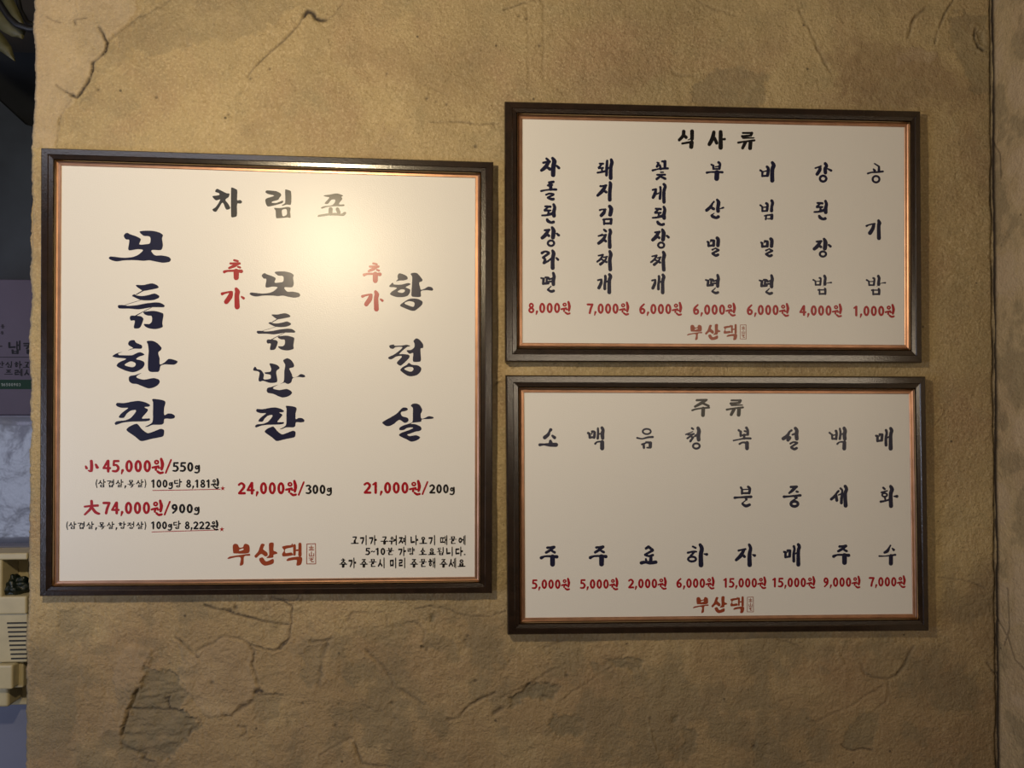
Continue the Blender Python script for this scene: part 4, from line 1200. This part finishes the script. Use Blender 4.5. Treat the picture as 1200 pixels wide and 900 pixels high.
def leaf(pts, wd, y):
    V, F = [], []
    n = len(pts)
    for i, (px, py) in enumerate(pts):
        p = at(px, py, y)
        q = at(*pts[min(i + 1, n - 1)], y) - at(*pts[max(i - 1, 0)], y)
        nn = Vector((-q.z, 0, q.x)).normalized()
        w_ = wd * (0.25 + math.sin(math.pi * min(1, (i + 0.4) / (n - 0.6)) ** 0.8) * 0.9)
        if i == n - 1:
            w_ = 0.0006
        for s, dy in ((-1, 0.0), (0, 0.006), (1, 0.0)):
            V.append((p.x + nn.x * w_ * s, y - dy, p.z + nn.z * w_ * s))
    for i in range(n - 1):
        for k_ in range(2):
            a = i * 3 + k_
            F.append((a, a + 1, a + 4, a + 3))
    o = mesh_obj('leaf', V, F, M['leaf'], pl, smooth=True)
    s_ = o.modifiers.new('solid', 'SOLIDIFY')
    s_.thickness = 0.0015
    return o


leaf([(-2, -24), (5, -8), (11, 5), (17, 15), (23, 24), (29, 31)], 0.012, .36)
leaf([(-34, -2), (-14, 10), (0, 20), (11, 29), (20, 36), (25, 40), (27, 46)], 0.021, .38)
leaf([(-40, 20), (-18, 34), (-4, 46), (8, 58), (18, 72)], 0.018, .43)

# beige wall unit with grille
YD = 0.20
dv = thing('wall_unit', 'aged beige plastic holder with an open tray and a slotted grille, far left edge', 'holder', at(-10, 830, YD))


def dbox(name, x0, x1, y0, y1, ya, yb, m_='beige', bevel=0.0, par=None):
    a, b, c, d = rect(x0, x1, y0, y1, ya)
    return box(name, a, b, ya, yb, c, d, M[m_], par or dv, bevel)


dbox('back_plate', -46, 32, 648, 826, YD + 0.06, YD + 0.085, bevel=0.003)
dbox('tray_rim', -46, 32, 649, 656, YD - 0.004, YD + 0.06, bevel=0.003)
dbox('tray_side', -46, 2, 654, 704, YD - 0.002, YD + 0.06, bevel=0.004)
dbox('tray_lip', -44, 31, 700, 720, YD - 0.004, YD + 0.06, bevel=0.004)
g = dbox('grille_panel', -42, 32, 719.5, 776, YD + 0.002, YD + 0.06, bevel=0.003)
for i in range(9):
    y_ = 729.5 + i * 5.2
    s = dbox('slot', 8 + i * 0.6, 31, y_, y_ + 1.3, YD + 0.0005, YD + 0.004, 'slot', par=dv)
dbox('lower_panel', -42, 27, 775, 806, YD + 0.012, YD + 0.06, bevel=0.003)
dbox('clip', -6, 14.5, 780, 808, YD - 0.012, YD + 0.014, bevel=0.004)
dbox('foot', -42, 10, 806, 829, YD + 0.006, YD + 0.06, bevel=0.006)
dbox('socket', 14.5, 18, 787, 797, YD + 0.009, YD + 0.013, 'slot')
# black bag in the tray
V, F = [], []
c0 = at(20, 690, YD + 0.03)
bm = bmesh.new()
bmesh.ops.create_icosphere(bm, subdivisions=4, radius=1.0)
for v in bm.verts:
    n_ = 1 + 0.16 * math.sin(v.co.x * 7 + v.co.z * 3) + 0.10 * math.sin(v.co.z * 11 + v.co.y * 5)
    v.co = Vector((v.co.x * 0.030 * n_ * (1.0 if v.co.z < 0.2 else 0.75), v.co.y * 0.022 * n_, max(v.co.z, -0.72) * 0.028 * n_))
    v.co += Vector((c0.x, c0.y - 0.002, c0.z + 0.004))
me = bpy.data.meshes.new('plastic_bag')
bm.to_mesh(me)
bm.free()
for p in me.polygons:
    p.use_smooth = True
me.materials.append(M['bag'])
bg = bpy.data.objects.new('plastic_bag', me)
COL.objects.link(bg)
tag(bg, 'crumpled black plastic bag stuffed in the tray of the beige holder', 'bag')
# support for the unit: a slim post of the partition it is screwed to
a, b, c, d = rect(-60, 40, 600, 900, YD + 0.085)
post = box('wall_partition', a, b, YD + 0.0852, YD + 0.12, 0.0, at(0, 640, YD + .085).z, M['back'])
post['kind'] = 'structure'
